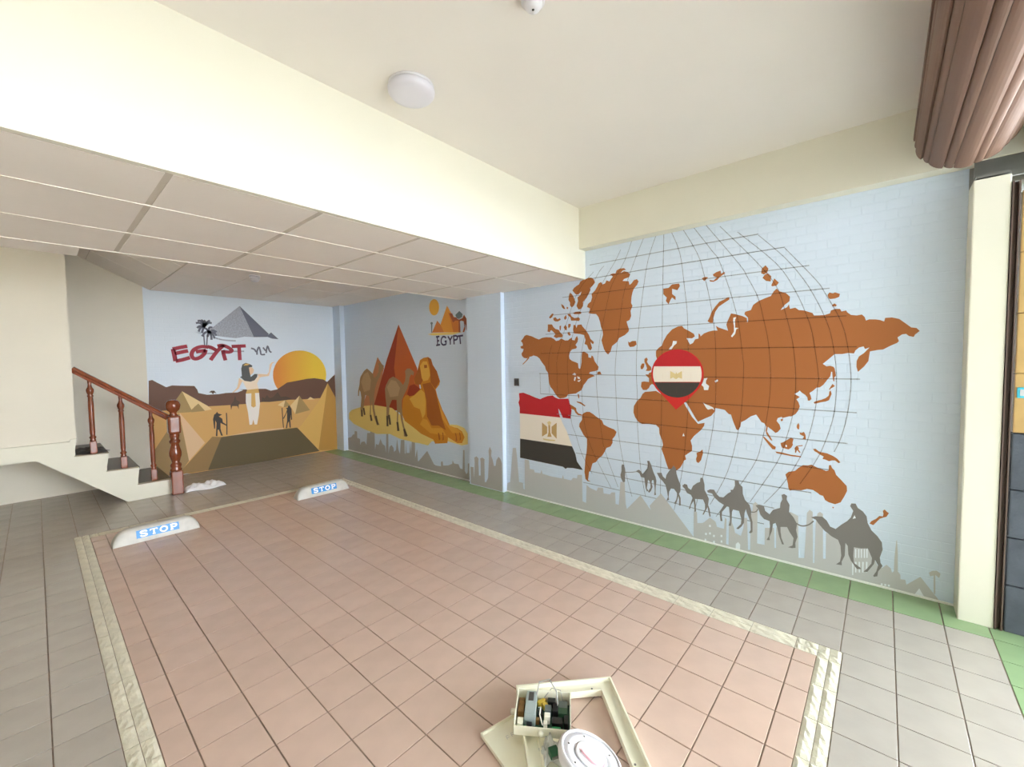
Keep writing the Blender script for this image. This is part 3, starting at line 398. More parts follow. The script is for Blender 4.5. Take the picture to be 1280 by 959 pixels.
PRINT['skyline'] = [
 ('city_silhouette','sky1',5,0,'3.126,.006 3.126,.027 3.117,.097 3.076,.113 3.044,.377 3.03,.501 2.984,.507 2.969,.388 2.947,.138 2.891,.137 2.885,.073 2.867,.071 2.861,.398 2.803,.395 2.794,.305 2.737,.304 2.73,.278 2.651,.281 2.637,.32 2.625,.28 2.516,.272 2.381,.274 2.369,.312 2.359,.275 2.274,.273 2.251,.302 2.205,.305 2.199,.34 2.148,.349 2.145,.091 2.104,.085 2.099,.26 2.061,.238 1.991,.223 1.975,.259 1.923,.264 1.918,.214 1.851,.218 1.836,.239 1.801,.246 1.796,.141 1.764,.139 1.747,.352 1.708,.359 1.698,.162 1.686,.119 1.686,.006'),
 ('pyramid_silhouette','sky1',4.8,0,'1.686,.006 1.686,.119 1.559,.267 1.464,.155 1.478,.192 1.378,.32 1.112,.018 1.112,.006'),
 ('city_silhouette','sky1',5.2,0,'1.112,.006 1.112,.023 1.11,.223 1.088,.228 1.084,.139 1.044,.149 1.03,.161 .99,.206 .949,.181 .938,.144 .888,.141 .882,.228 .871,.223 .872,.028 .855,.025 .854,.204 .843,.229 .819,.166 .811,.13 .771,.118 .755,.182 .752,.259 .732,.263 .723,.025 .708,.029 .709,.284 .697,.331 .694,.377 .68,.394 .665,.383 .665,.09 .617,.092 .616,.218 .591,.224 .56,.232 .555,.088 .546,.09 .547,.235 .524,.298 .466,.369 .419,.351 .412,.058 .379,.068 .369,.384 .355,.408 .338,.398 .33,.048 .321,.051 .321,.006'),
 ('city_silhouette','sky1',5.5,0,'.333,.006 .333,.043 .323,.046 .32,.326 .311,.394 .298,.407 .282,.397 .276,.094 .262,.098 .263,.275 .209,.248 .122,.224 .056,.235 .026,.189 .002,.134 -.021,.126 -.04,.151 -.06,.135 -.066,.11 -.074,.12 -.075,.204 -.081,.311 -.084,.32 -.089,.239 -.092,.126 -.104,.108 -.105,.081 -.126,.085 -.132,.057 -.132,.006'),
 ('pyramid_silhouette','sky1',5.2,0,'-.127,.006 -.127,.051 -.191,.125 -.27,.014 -.27,.006'),
 ('pyramid_gap','water',6,0,'-.168,.008 -.188,.054 -.209,.012'),
 ('palm_silhouette','sky1',6,0,'-.226,.162 -.241,.178 -.258,.184 -.274,.171 -.269,.144 -.254,.157 -.242,.149 -.232,.142'),
 ('palm_silhouette','sky1',6,0,'-.246,.158 -.253,.16 -.256,.041 -.249,.046'),
 ('window_gap','water',6,0,'.112,.207 .106,.209 .105,.151 .111,.15'),
 ('window_gap','water',6,0,'.097,.211 .091,.213 .09,.156 .096,.154'),
 ('window_gap','water',6,0,'.084,.215 .078,.217 .077,.16 .082,.158'),
 ('window_gap','water',6,0,'.069,.219 .064,.221 .062,.164 .068,.162'),
 ('window_gap','water',6,0,'.057,.223 .051,.225 .05,.168 .056,.166'),
 ('window_gap','water',6,0,'.111,.124 .103,.125 .103,.055 .109,.055'),
 ('window_gap','water',6,0,'.093,.13 .086,.13 .085,.061 .091,.061'),
 ('window_gap','water',6,0,'.075,.135 .068,.136 .068,.067 .074,.066'),
 ('window_gap','water',6,0,'.057,.141 .05,.141 .05,.072 .056,.072'),
 ('window_gap','water',6,0,'.125,.128 .117,.13 .118,.033 .123,.033'),
 ('window_gap','water',6,0,'-.016,.026 -.025,.027 -.025,.015 -.016,.013'),
 ('window_gap','water',6,0,'-.032,.028 -.041,.029 -.042,.017 -.033,.015'),
 ('window_gap','water',6,0,'-.049,.03 -.058,.031 -.058,.019 -.049,.017'),
 ('window_gap','water',6,0,'1.025,.076 1.011,.078 1.011,.06 1.025,.058'),
 ('window_gap','water',6,0,'.996,.147 .983,.149 .982,.131 .996,.129'),
 ('window_gap','water',6,0,'.966,.075 .953,.077 .953,.06 .966,.058'),
 ('window_gap','water',6,0,'1.028,.027 1.015,.029 1.015,.011 1.028,.009'),
 ('window_gap','water',6,0,'.965,.028 .952,.03 .952,.012 .965,.01'),
 ('window_gap','water',6,0,'.912,.089 .899,.091 .899,.074 .912,.072'),
 ('window_gap','water',6,0,'.911,.046 .899,.048 .898,.031 .911,.029'),
 ('window_gap','water',6,0,'.995,.087 .982,.089 .982,.072 .995,.07'),
 ('window_gap','water',6,0,'.805,.047 .79,.066 .775,.051 .776,.013 .806,.012'),
]
PRINT['colsky'] = [
 ('city_silhouette','sky2',1,0,'3.655,.006 3.655,.207 3.604,.209 3.601,.075 3.582,.268 3.587,.326 3.551,.346 3.517,.326 3.521,.276 3.515,.125 3.487,.13 3.483,.282 3.489,.33 3.454,.345 3.418,.33 3.421,.291 3.42,.068 3.4,.062 3.365,.126 3.351,.301 3.345,.379 3.351,.436 3.329,.486 3.304,.442 3.312,.384 3.287,.339 3.269,.276 3.243,.28 3.228,.348 3.195,.39 3.164,.366 3.146,.322 3.146,.006'),
]
PRINT['farsky'] = [
 ('city_silhouette','sky2',2,0,'6.769,.006 6.769,.069 6.76,.206 6.639,.236 6.586,.284 6.536,.289 6.522,.349 6.45,.347 6.45,.24 6.361,.233 6.361,.134 6.316,.189 6.221,.208 6.162,.158 6.129,.354 6.038,.364 6.013,.493 6.007,.382 5.91,.392 5.911,.109 5.877,.208 5.805,.2 5.743,.3 5.691,.229 5.623,.207 5.601,.103 5.579,.409 5.525,.415 5.533,.097 5.501,.207 5.446,.243 5.395,.205 5.385,.146 5.331,.183 5.297,.349 5.266,.191 5.231,.137 5.201,.345 5.113,.355 5.112,.167 5.093,.155 5.078,.33 5.068,.173 4.995,.183 4.971,.342 4.959,.187 4.931,.382 4.86,.39 4.862,.13 4.815,.262 4.803,.096 4.772,.087 4.79,.093 4.587,.265 4.449,.103 4.406,.093 4.302,.098 4.3,.159 4.266,.169 4.259,.115 4.159,.131 4.076,.165 4.067,.214 4.044,.175 3.957,.177 3.927,.129 3.881,.126 3.866,.367 3.84,.371 3.843,.111 3.814,.074 3.79,.099 3.784,.213 3.757,.217 3.757,.006'),
]
PRINT['sphinx'] = [
 ('small_pyramid','pyrpale',1,0,'5.759,1.552 5.933,1.262 6.266,.744 5.874,.768 5.588,1.385'),
 ('pyramid_shaded_face','pyrred',2,0,'5.18,2.002 5.5,1.518 5.949,.724 5.201,.772 5.324,1.384'),
 ('pyramid_lit_face','pyrorange',2,0,'5.18,2.002 5.324,1.384 5.201,.772 5.052,.782 4.714,1.056 4.768,1.382'),
 ('sand','sand',3,0,'6.697,.636 6.592,.693 6.202,.781 5.901,.814 5.405,.797 5.106,.672 5.146,.66 4.843,.553 4.484,.461 4.145,.587 4.097,.666 3.964,.67 3.835,.645 3.774,.58 3.778,.45 3.884,.423 4.15,.444 4.486,.406 4.564,.342 4.771,.349 4.881,.345 4.999,.353 5.221,.358 5.477,.404 5.839,.368 6.163,.399 6.541,.463 6.703,.534'),
 ('camel','tan',4,0,'6.075,1.379 5.988,1.339 5.902,1.293 5.877,1.232 5.804,1.263 5.744,1.325 5.725,1.416 5.751,1.446 5.694,1.468 5.587,1.415 5.631,1.355 5.674,1.325 5.705,1.264 5.794,1.172 5.858,1.063 5.894,.939 5.897,.768 5.853,.631 5.76,.515 5.831,.505 5.911,.626 5.948,.749 5.955,.889 5.99,.794 6.005,.635 5.959,.56 6.018,.563 6.033,.665 6.013,.808 6.04,.948 6.145,.96 6.181,.879 6.219,.748 6.173,.647 6.211,.633 6.242,.731 6.257,.633 6.243,.61 6.3,.606 6.315,.726 6.272,.907 6.297,1.002 6.327,1.034 6.349,.936 6.381,.934 6.369,1.016 6.322,1.115 6.3,1.212 6.283,1.243 6.168,1.339'),
 ('camel','tan',5,0,'5.356,1.26 5.28,1.239 5.181,1.198 5.109,1.142 5.058,1.2 5.042,1.271 5.051,1.341 5.002,1.376 4.93,1.376 4.839,1.328 4.853,1.279 4.91,1.293 4.948,1.244 4.962,1.187 5.014,1.088 5.091,1 5.144,.926 5.153,.827 5.133,.627 5.079,.474 5.02,.422 5.119,.405 5.127,.498 5.182,.637 5.203,.737 5.24,.749 5.26,.587 5.228,.473 5.291,.467 5.29,.614 5.279,.732 5.282,.921 5.399,.916 5.469,.823 5.489,.703 5.443,.557 5.484,.539 5.505,.642 5.524,.535 5.503,.522 5.566,.509 5.558,.668 5.55,.818 5.571,.937 5.578,1.072 5.547,1.132 5.462,1.222'),
 ('sphinx_body','sphinx',4,0,'4.698,1.487 4.619,1.517 4.518,1.527 4.457,1.498 4.423,1.421 4.342,1.338 4.282,1.21 4.3,1.164 4.374,1.102 4.342,1.011 4.252,.849 4.163,.735 4.098,.636 3.965,.633 3.879,.598 3.834,.53 3.884,.452 3.971,.442 4.148,.497 4.162,.42 4.413,.383 4.448,.434 4.713,.485 4.87,.55 5.09,.631 5.157,.726 5.118,.946 5.059,.998 4.851,1.006 4.688,1.108 4.699,1.155 4.83,1.168 4.841,1.232 4.77,1.329'),
 ('headdress','sphinxdark',5,0,'4.841,1.232 4.77,1.329 4.714,1.424 4.679,1.313 4.644,1.219 4.699,1.155 4.817,1.16'),
 ('headdress','sphinxdark',5,0,'4.531,1.523 4.457,1.498 4.423,1.421 4.342,1.338 4.287,1.21 4.386,1.109 4.476,1.191 4.486,1.391'),
 ('face','sphinxlight',6,0,'4.701,1.408 4.634,1.47 4.545,1.469 4.5,1.36 4.483,1.283 4.53,1.221 4.632,1.204 4.669,1.25'),
 ('eye','sphinxdark',7,0,'4.61,1.423 4.547,1.422 4.544,1.384 4.607,1.379'),
 ('chest','sphinxdark',5,0,'4.574,.735 4.578,.954 4.612,1.063 4.654,1.164 4.481,1.191 4.382,1.086 4.321,.906 4.257,.728 4.187,.583 4.331,.63 4.478,.618'),
 ('shoulder','sphinxlight',5,0,'4.851,1.006 4.688,1.092 4.613,1.047 4.592,.922 4.611,.764 4.673,.696 4.725,.82 4.858,.844 4.963,.953'),
 ('toe_line','sphinxdark',6,0,'4.347,.537 4.323,.532 4.302,.457 4.326,.432 4.342,.476'),
 ('toe_line','sphinxdark',6,0,'4.263,.553 4.24,.54 4.231,.458 4.262,.439 4.251,.493'),
 ('toe_line','sphinxdark',6,0,'4.011,.57 3.989,.561 3.97,.472 4.003,.461 3.995,.513'),
 ('toe_line','sphinxdark',6,0,'3.934,.585 3.912,.573 3.9,.494 3.926,.477 3.92,.528'),
 ('sleeve','pyrred',5,0,'5.016,1.016 4.955,1.133 4.844,1.16 4.701,1.099 4.851,1.006 4.961,.985'),
 ('hoof_leg','camdark',4.5,0.05,'5.858,.646 5.808,.514'),
 ('hoof_leg','camdark',4.5,0.05,'6.01,.651 5.982,.561'),
 ('hoof_leg','camdark',4.5,0.05,'6.268,.713 6.272,.608'),
 ('hoof_leg','camdark',4.5,0.05,'6.216,.749 6.189,.638'),
 ('hoof_leg','camdark',5.5,0.05,'5.114,.513 5.054,.414'),
 ('hoof_leg','camdark',5.5,0.05,'5.277,.6 5.253,.471'),
 ('hoof_leg','camdark',5.5,0.05,'5.539,.669 5.536,.514'),
 ('hoof_leg','camdark',5.5,0.05,'5.49,.688 5.465,.543'),
 ('hump','tanl',4.5,0,'6.272,1.163 6.171,1.292 6.048,1.324 5.966,1.2 6.005,1.042 6.188,1.005'),
 ('hump','tanl',5.5,0,'5.522,1.102 5.41,1.208 5.282,1.196 5.186,1.097 5.241,.98 5.449,.956'),
 ('foreleg','sphinxmid',5.5,0,'4.576,.688 4.479,.583 4.261,.603 4.182,.516 4.335,.515 4.507,.513 4.734,.611 4.665,.697'),
 ('foreleg','sphinxmid',5.5,0,'4.332,.951 4.231,.79 4.132,.655 3.965,.626 3.869,.577 4.056,.558 4.166,.645 4.257,.728'),
]
PRINT['emblem'] = [
 ('sun','sunsmall',1,0,'4.267,2.155 4.271,2.132 4.279,2.111 4.292,2.093 4.308,2.078 4.328,2.067 4.35,2.061 4.372,2.061 4.395,2.065 4.417,2.075 4.436,2.089 4.452,2.107 4.464,2.128 4.471,2.151 4.473,2.175 4.469,2.198 4.46,2.22 4.447,2.238 4.43,2.253 4.41,2.263 4.388,2.269 4.365,2.269 4.342,2.264 4.321,2.254 4.302,2.239 4.287,2.221 4.276,2.201 4.269,2.178'),
 ('ground','sand',1,0,'4.51,1.825 4.411,1.837 3.83,1.818 4.003,1.793 4.412,1.805'),
 ('pyramid','embpyr',2,0,'4.112,2.161 4.244,1.942 4.281,1.838 4.002,1.822 3.96,1.987 4.033,2.058'),
 ('pyramid','embpyrd',3,0,'4.312,1.989 4.425,1.842 4.182,1.832 4.257,1.943'),
 ('pyramid_shade','embpyrd',3,0,'4.095,2.08 3.996,2.006 3.874,1.964 3.879,1.818 4.002,1.822 4.048,1.977'),
 ('camel','embcamel',4,0,'4.07,2.061 4.014,2.056 3.996,2.006 3.947,2.002 3.899,1.965 3.826,1.984 3.801,2.022 3.758,1.97 3.752,1.843 3.762,1.827 3.775,1.892 3.786,1.909 3.782,1.845 3.807,1.81 3.831,1.816 3.799,1.878 3.809,1.942 3.851,1.954 3.875,1.947 3.869,1.814 3.903,1.816 3.899,1.957 3.96,1.962 4.005,1.941'),
 ('saddle','embblue',5,0,'3.958,2.031 3.883,2.073 3.824,2.028 3.837,1.997 3.898,1.978 3.935,1.993'),
 ('palm','embblue',3,0,'4.44,1.964 4.412,1.962 4.421,1.84 4.439,1.841'),
 ('palm','embblue',3,0,'4.402,1.962 4.407,1.952 4.42,1.947 4.436,1.948 4.448,1.955 4.452,1.965 4.447,1.975 4.435,1.98 4.419,1.979 4.407,1.972'),
 ('lettering','navy',5,0.022,'4.317,1.783 4.313,1.676'),
 ('lettering','navy',5,0.022,'4.344,1.782 4.274,1.785'),
 ('lettering','navy',5,0.022,'4.316,1.729 4.282,1.732'),
 ('lettering','navy',5,0.022,'4.344,1.673 4.264,1.68'),
 ('lettering','navy',5,0.022,'4.142,1.757 4.171,1.775 4.21,1.775 4.238,1.742 4.237,1.7 4.207,1.675 4.167,1.676 4.148,1.683 4.149,1.717'),
 ('lettering','navy',5,0.022,'4.173,1.716 4.131,1.718'),
 ('lettering','navy',5,0.022,'4.108,1.778 4.066,1.726 4.064,1.672'),
 ('lettering','navy',5,0.022,'4.023,1.777 4.066,1.726'),
 ('lettering','navy',5,0.022,'3.998,1.776 3.992,1.672'),
 ('lettering','navy',5,0.022,'4.01,1.775 3.954,1.776 3.927,1.756 3.943,1.731 3.993,1.725'),
 ('lettering','navy',5,0.022,'3.886,1.774 3.874,1.672'),
 ('lettering','navy',5,0.022,'3.927,1.768 3.825,1.773'),
]
PRINT['oasis'] = [
 ('hills','hill',1,0,'.93,.722 .953,1.272 .988,1.281 1.033,1.246 1.124,1.181 1.185,1.201 1.258,1.194 1.422,1.182 1.452,1.132 1.463,1.084 1.561,1.053 1.698,1.053 1.782,1.064 1.927,1.063 2.002,1.093 1.954,1.105 2.034,1.101 2.198,1.101 2.3,1.095 2.368,1.063 2.457,1.077 2.606,1.176 2.758,1.199 2.914,1.224 3.034,1.229 3.177,1.203 3.239,1.159 3.328,1.24 3.413,1.312 3.394,.766'),
 ('sun','sun',0,0,'3.228,1.276 3.222,1.223 3.209,1.17 3.188,1.12 3.161,1.074 3.127,1.031 3.088,.994 3.044,.961 2.996,.935 2.945,.915 2.892,.902 2.838,.896 2.784,.897 2.732,.904 2.68,.918 2.632,.938 2.586,.963 2.545,.994 2.508,1.029 2.477,1.069 2.451,1.111 2.431,1.156 2.417,1.204 2.409,1.252 2.408,1.301 2.413,1.35 2.424,1.398 2.442,1.444 2.465,1.488 2.495,1.529 2.529,1.566 2.568,1.599 2.612,1.627 2.659,1.649 2.708,1.666 2.76,1.676 2.814,1.68 2.867,1.678 2.92,1.668 2.972,1.652 3.021,1.63 3.067,1.601 3.108,1.566 3.145,1.526 3.175,1.482 3.199,1.434 3.216,1.383 3.226,1.33'),
 ('desert','desert',2,0,'.942,.882 1.099,.878 1.555,.892 1.832,.888 2.039,.888 2.224,.898 2.469,.911 2.823,.895 3.398,.895 3.386,-.01 3.078,-.013 2.233,-.003 1.348,-.003 .951,.08'),
 ('tree_line','tree',3,0,'2.233,.901 2.244,.975 2.278,.954 2.314,.999 2.347,.949 2.4,.965 2.465,1.038 2.507,.957 2.58,.962 2.671,.916 2.596,.902 2.344,.892'),
 ('pyramid_shaded_face','pyrA',3,0,'1.286,1.118 1.206,.992 1.169,.833 1.369,.832 1.377,.868'),
 ('pyramid_lit_face','pyrL',3,0,'1.286,1.118 1.562,.899 1.609,.846 1.526,.836 1.457,.94 1.376,.863'),
 ('pyramid_shaded_face','pyrA',4,0,'1.457,.94 1.369,.852 1.375,.828 1.528,.833'),
 ('pyramid_shaded_face','pyrB',3,0,'1.243,.829 1.322,.176 1.248,.068 1.074,.006 .946,.033 .947,.329 .985,.398'),
 ('pyramid_lit_face','pyrP',4,0,'1.247,.836 1.51,.394 1.322,.173'),
 ('platform_side','platA',5,0,'1.598,.466 1.704,.444 1.529,.005 1.24,.01 1.222,.045'),
 ('platform_front','platB',5,0,'1.704,.444 1.834,.449 2.224,.453 2.73,.451 3.072,.017 2.233,-.003 1.529,.005'),
 ('platform_edge','pyrP',6,0,'1.708,.444 2.038,.473 2.225,.482 2.525,.474 2.524,.453 2.224,.453 1.834,.449'),
 ('pyramid_lit_face','pyrR',4,0,'3.249,1.137 3.081,.834 2.808,.492 2.748,.438 3.057,.049 3.135,.495'),
 ('pyramid_shaded_face','pyrS',4,0,'3.249,1.137 3.39,.853 3.432,.461 3.407,-.013 3.073,.027 3.057,.049 3.135,.495'),
 ('pyramid_lit_face','pyrL',4,0,'2.783,.958 2.639,.809 2.709,.67'),
 ('pyramid_shaded_face','pyrA',4,0,'2.783,.958 2.939,.712 2.709,.67'),
 ('pyramid_lit_face','pyrL',4,0,'2.569,.904 2.457,.835 2.541,.794'),
 ('pyramid_shaded_face','pyrA',4,0,'2.569,.904 2.643,.805 2.541,.794'),
 ('pyramid_lit_face','pyrL',4,0,'2.953,.926 2.901,.885 3.026,.88'),
 ('jackal_figure','dark',6,0,'1.667,.808 1.68,.782 1.725,.761 1.699,.747 1.685,.74 1.725,.703 1.73,.652 1.778,.608 1.771,.597 1.72,.632 1.702,.647 1.699,.565 1.704,.531 1.723,.462 1.702,.465 1.677,.554 1.663,.553 1.657,.462 1.639,.468 1.648,.571 1.654,.653 1.641,.687 1.634,.573 1.623,.571 1.615,.707 1.631,.77 1.652,.785'),
 ('staff','dark',6,0.013,'1.778,.781 1.777,.622 1.771,.468'),
 ('jackal_figure','dark',6,0,'2.573,.776 2.601,.783 2.611,.812 2.63,.81 2.656,.758 2.659,.589 2.64,.581 2.643,.67 2.631,.592 2.635,.463 2.617,.465 2.611,.565 2.592,.537 2.579,.46 2.561,.462 2.584,.578 2.589,.715 2.539,.612 2.527,.623 2.57,.697 2.591,.755'),
 ('staff','dark',6,0.013,'2.518,.785 2.521,.624 2.527,.474'),
 ('camel_rider','tree',4,0,'1.832,.884 1.871,.94 1.896,1.023 1.908,.954 1.951,.926 1.934,.876 1.932,.817 1.919,.865 1.853,.871 1.837,.817'),
 ('tree','tree',4,0,'1.583,1.084 1.611,1.107 1.645,1.105 1.671,1.067 1.644,1.079 1.629,1.054 1.614,1.081'),
 ('dress','white',7,0,'2.032,1.045 2.207,1.04 2.212,.877 2.189,.703 2.161,.569 2.128,.572 2.114,.649 2.095,.576 2.062,.574 2.048,.767 2.026,.917'),
 ('torso','skinw',7,0,'1.96,1.268 2.023,1.229 2.109,1.213 2.188,1.272 2.229,1.302 2.221,1.252 2.185,1.179 2.204,1.091 2.049,1.09 2.02,1.162 2.001,1.212'),
 ('arm','skin',7,0,'2.196,1.318 2.235,1.321 2.326,1.312 2.353,1.349 2.369,1.463 2.4,1.494 2.45,1.5 2.404,1.473 2.383,1.399 2.351,1.288 2.245,1.277 2.211,1.265'),
 ('arm','skin',7,0,'1.955,1.274 1.996,1.23 1.944,1.117 1.879,1.067 1.858,1.06 1.923,1.131 1.942,1.202'),
 ('face','skin',8,0,'2.082,1.42 2.128,1.425 2.151,1.385 2.141,1.342 2.107,1.308 2.086,1.329'),
 ('hair','hair',9,0,'1.987,1.407 2.005,1.467 2.049,1.489 2.097,1.472 2.134,1.447 2.128,1.429 2.086,1.421 2.094,1.343 2.106,1.281 2.157,1.323 2.196,1.322 2.189,1.278 2.153,1.23 2.098,1.211 2.023,1.227 1.982,1.271 1.966,1.28 1.991,1.297'),
 ('headband','goldb',10,0,'2.015,1.449 2.043,1.479 2.086,1.476 2.099,1.466 2.064,1.452'),
 ('belt','goldb',8,0,'2.05,1.093 2.199,1.103 2.207,1.04 2.031,1.039'),
 ('apron','goldb',9,0,'2.104,1.047 2.152,1.044 2.155,.844 2.124,.825 2.094,.85'),
]
PRINT['sketch'] = [
 ('pyramid_lit_face','sketchL',1,0,'2.002,2.311 1.632,1.955 1.703,1.869 1.812,1.856 1.936,1.846 2.052,1.871 2.171,1.869'),
 ('pyramid_shaded_face','sketchD',1,0,'2.002,2.311 2.171,1.869 2.348,1.878 2.374,1.925'),
 ('pyramid_shaded_face','sketchD',1,0,'2.341,1.885 2.406,1.949 2.508,1.85 2.416,1.855'),
 ('palm_frond','sketchD',2,0.026,'1.566,1.99 1.521,2.037 1.475,2.034'),
 ('palm_frond','sketchD',2,0.026,'1.566,1.99 1.532,2.063 1.496,2.064'),
 ('palm_frond','sketchD',2,0.026,'1.566,1.99 1.558,2.058 1.533,2.079'),
 ('palm_frond','sketchD',2,0.026,'1.566,1.99 1.579,2.053 1.564,2.077'),
 ('palm_frond','sketchD',2,0.026,'1.566,1.99 1.605,2.055 1.635,2.078'),
 ('palm_frond','sketchD',2,0.026,'1.566,1.99 1.615,2.043 1.655,2.044'),
 ('palm_frond','sketchD',2,0.026,'1.566,1.99 1.514,1.993 1.487,1.967'),
 ('palm_frond','sketchD',2,0.026,'1.566,1.99 1.523,1.969 1.501,1.918'),
 ('palm_frond','sketchD',2,0.026,'1.566,1.99 1.548,1.945 1.538,1.901'),
 ('palm_frond','sketchD',2,0.026,'1.61,1.923 1.573,1.909 1.536,1.857'),
 ('palm_frond','sketchD',2,0.026,'1.61,1.923 1.59,1.96 1.565,1.971'),
 ('palm_frond','sketchD',2,0.026,'1.61,1.923 1.628,1.981 1.66,1.982'),
 ('palm_frond','sketchD',2,0.026,'1.61,1.923 1.664,1.944 1.706,1.921'),
 ('palm_frond','sketchD',2,0.026,'1.61,1.923 1.673,1.913 1.702,1.87'),
 ('palm_frond','sketchD',2,0.026,'1.61,1.923 1.662,1.887 1.679,1.831'),
 ('palm_frond','sketchD',2,0.026,'1.61,1.923 1.64,1.874 1.643,1.813'),
 ('palm_frond','sketchD',2,0.026,'1.61,1.923 1.608,1.885 1.597,1.853'),
 ('palm_trunk','sketchD',2,0,'1.55,1.87 1.564,1.871 1.568,1.726 1.553,1.726'),
 ('palm_trunk','sketchD',2,0,'1.593,1.884 1.605,1.879 1.591,1.727 1.576,1.726'),
 ('sand_line','sketchL',1,0.02,'1.681,1.843 1.778,1.815 1.935,1.806'),
 ('sand_line','sketchL',1,0.02,'1.577,1.622 1.662,1.626'),
 ('sand_line','sketchL',1,0.02,'1.883,1.654 2.034,1.659'),
 ('camel_sketch','sketchD',2,0.022,'2.126,1.705 2.171,1.687 2.196,1.65 2.23,1.725 2.25,1.651'),
 ('camel_sketch','sketchD',2,0.022,'2.203,1.658 2.201,1.609'),
 ('camel_sketch','sketchD',2,0.022,'2.25,1.658 2.258,1.613 2.31,1.614'),
 ('camel_sketch','sketchD',2,0.022,'2.287,1.719 2.326,1.67 2.349,1.742 2.374,1.667 2.401,1.645'),
 ('camel_sketch','sketchD',2,0.022,'2.333,1.674 2.325,1.636'),
]
PRINT['lett'] = [
 ('lettering','brush',4,0.047,'1.215,1.679 1.225,1.599 1.234,1.518'),
 ('lettering','brush',4,0.047,'1.211,1.677 1.297,1.702 1.366,1.718'),
 ('lettering','brush',4,0.047,'1.231,1.619 1.314,1.642 1.374,1.657'),
 ('lettering','brush',4,0.047,'1.234,1.52 1.31,1.538 1.39,1.566'),
 ('lettering','brush',4,0.047,'1.601,1.708 1.539,1.717 1.476,1.699 1.429,1.661 1.41,1.606 1.425,1.559 1.46,1.55 1.512,1.575 1.556,1.625 1.57,1.676'),
 ('lettering','brush',4,0.047,'1.459,1.643 1.516,1.656 1.57,1.663'),
 ('lettering','brush',4,0.047,'1.591,1.718 1.643,1.702 1.696,1.665'),
 ('lettering','brush',4,0.047,'1.784,1.74 1.706,1.659 1.62,1.531'),
 ('lettering','brush',4,0.047,'1.77,1.672 1.782,1.595 1.797,1.527'),
 ('lettering','brush',4,0.047,'1.709,1.725 1.764,1.737 1.824,1.719 1.873,1.68 1.878,1.661 1.844,1.645 1.771,1.649'),
 ('lettering','brush',4,0.047,'1.88,1.724 1.967,1.731 2.058,1.737'),
 ('lettering','brush',4,0.047,'1.972,1.728 1.974,1.622 1.975,1.529'),
]

def strip(P, w):
    """ribbon outline pieces along a polyline, smoothed"""
    Q = []
    for i in range(len(P)-1):
        p0, p1, p2, p3 = P[max(i-1, 0)], P[i], P[i+1], P[min(i+2, len(P)-1)]
        for k in range(4):
            t = k/4; Q.append(tuple(.5*((2*p1[c])+(-p0[c]+p2[c])*t+(2*p0[c]-5*p1[c]+4*p2[c]-p3[c])*t*t+(-p0[c]+3*p1[c]-3*p2[c]+p3[c])*t**3) for c in (0, 1)))
    Q.append(P[-1]); Lp, Rp = [], []
    for i, p in enumerate(Q):
        a, b = Q[max(i-1, 0)], Q[min(i+1, len(Q)-1)]; dx, dy = b[0]-a[0], b[1]-a[1]; l = math.hypot(dx, dy) or 1; nx, ny = -dy/l*w/2, dx/l*w/2
        Lp.append((p[0]+nx, p[1]+ny)); Rp.append((p[0]-nx, p[1]-ny))
    return [[Lp[i], Lp[i+1], Rp[i+1], Rp[i]] for i in range(len(Q)-1)]
def polys_of(item):
    name, mk, lay, w, s = item; P = [tuple(float(v) for v in t.split(',')) for t in s.split()]
    if w: return strip(P, w)
    return [[P[i] for i in t] for t in tessellate_polygon([[Vector((a, b, 0)) for a, b in P]])]
def clip(poly, ax, val, sign):
    out = []
    for i, p in enumerate(poly):
        q = poly[(i+1) % len(poly)]; a, b = (p[ax]-val)*sign, (q[ax]-val)*sign
        if a >= 0: out.append(p)
        if (a > 0 > b) or (a < 0 < b): t = a/(a-b); out.append((p[0]+(q[0]-p[0])*t, p[1]+(q[1]-p[1])*t))
    return out
def build_print(group, plane, parent, only=None):
    base = parent.location
    for item in PRINT[group]:
        name, mk, lay, w, s = item
        V, F = [], []
        def put(poly, depth):
            k = len(V)
            ar = sum(poly[i][0]*poly[(i+1) % len(poly)][1]-poly[(i+1) % len(poly)][0]*poly[i][1] for i in range(len(poly)))
            flip = (ar > 0) if plane in 'WCF' else (ar < 0)
            pp = poly[::-1] if flip else poly
            for u, v in pp:
                V.append((depth-base.x, u-base.y, v-base.z) if plane in 'WCF' else (u-base.x, depth-base.y, v-base.z))
            F.append(tuple(range(k, k+len(pp))))
        e = .0003+lay*.00016
        for poly in polys_of(item):
            if plane == 'W':
                put(poly, XW+GROOVE-e)
                lo, hi = min(p[1] for p in poly), max(p[1] for p in poly); l2, h2 = min(p[0] for p in poly), max(p[0] for p in poly)
                for i, (v0, v1) in enumerate(ROWS):
                    if v1 < lo or v0 > hi: continue
                    rp = clip(clip(poly, 1, v0+JT/2, 1), 1, v1-JT/2, -1)
                    if len(rp) < 3: continue
                    for a, b in CELLS[i]:
                        if b < l2 or a > h2: continue
                        cp = clip(clip(rp, 0, a, 1), 0, b, -1)
                        if len(cp) >= 3: put(cp, XW-e)
            else: put(poly, {'C': XC, 'F': XF, 'B': YB}[plane]-e)
        mesh_obj(name, V, F, MATS['print_'+mk], parent)
def mural(name, label, groups, plane, loc):
    t = thing(name, label, 'mural', loc)
    for g in groups: build_print(g, plane, t)
    return t
mural('world_map_mural', 'brown world map with curved globe grid and red map pin printed on pale brick wall', ['map', 'grid', 'pin'], 'W', (XW, 1.2, .6))
mural('flag_mural', 'red, white and black eagle flag in a country outline, left of the world map', ['flag'], 'W', (XW, 2.6, .4))
mural('caravan_mural', 'dark grey camel caravan with riders and walking guide, printed below the world map', ['caravan'], 'W', (XW, .9, .15))
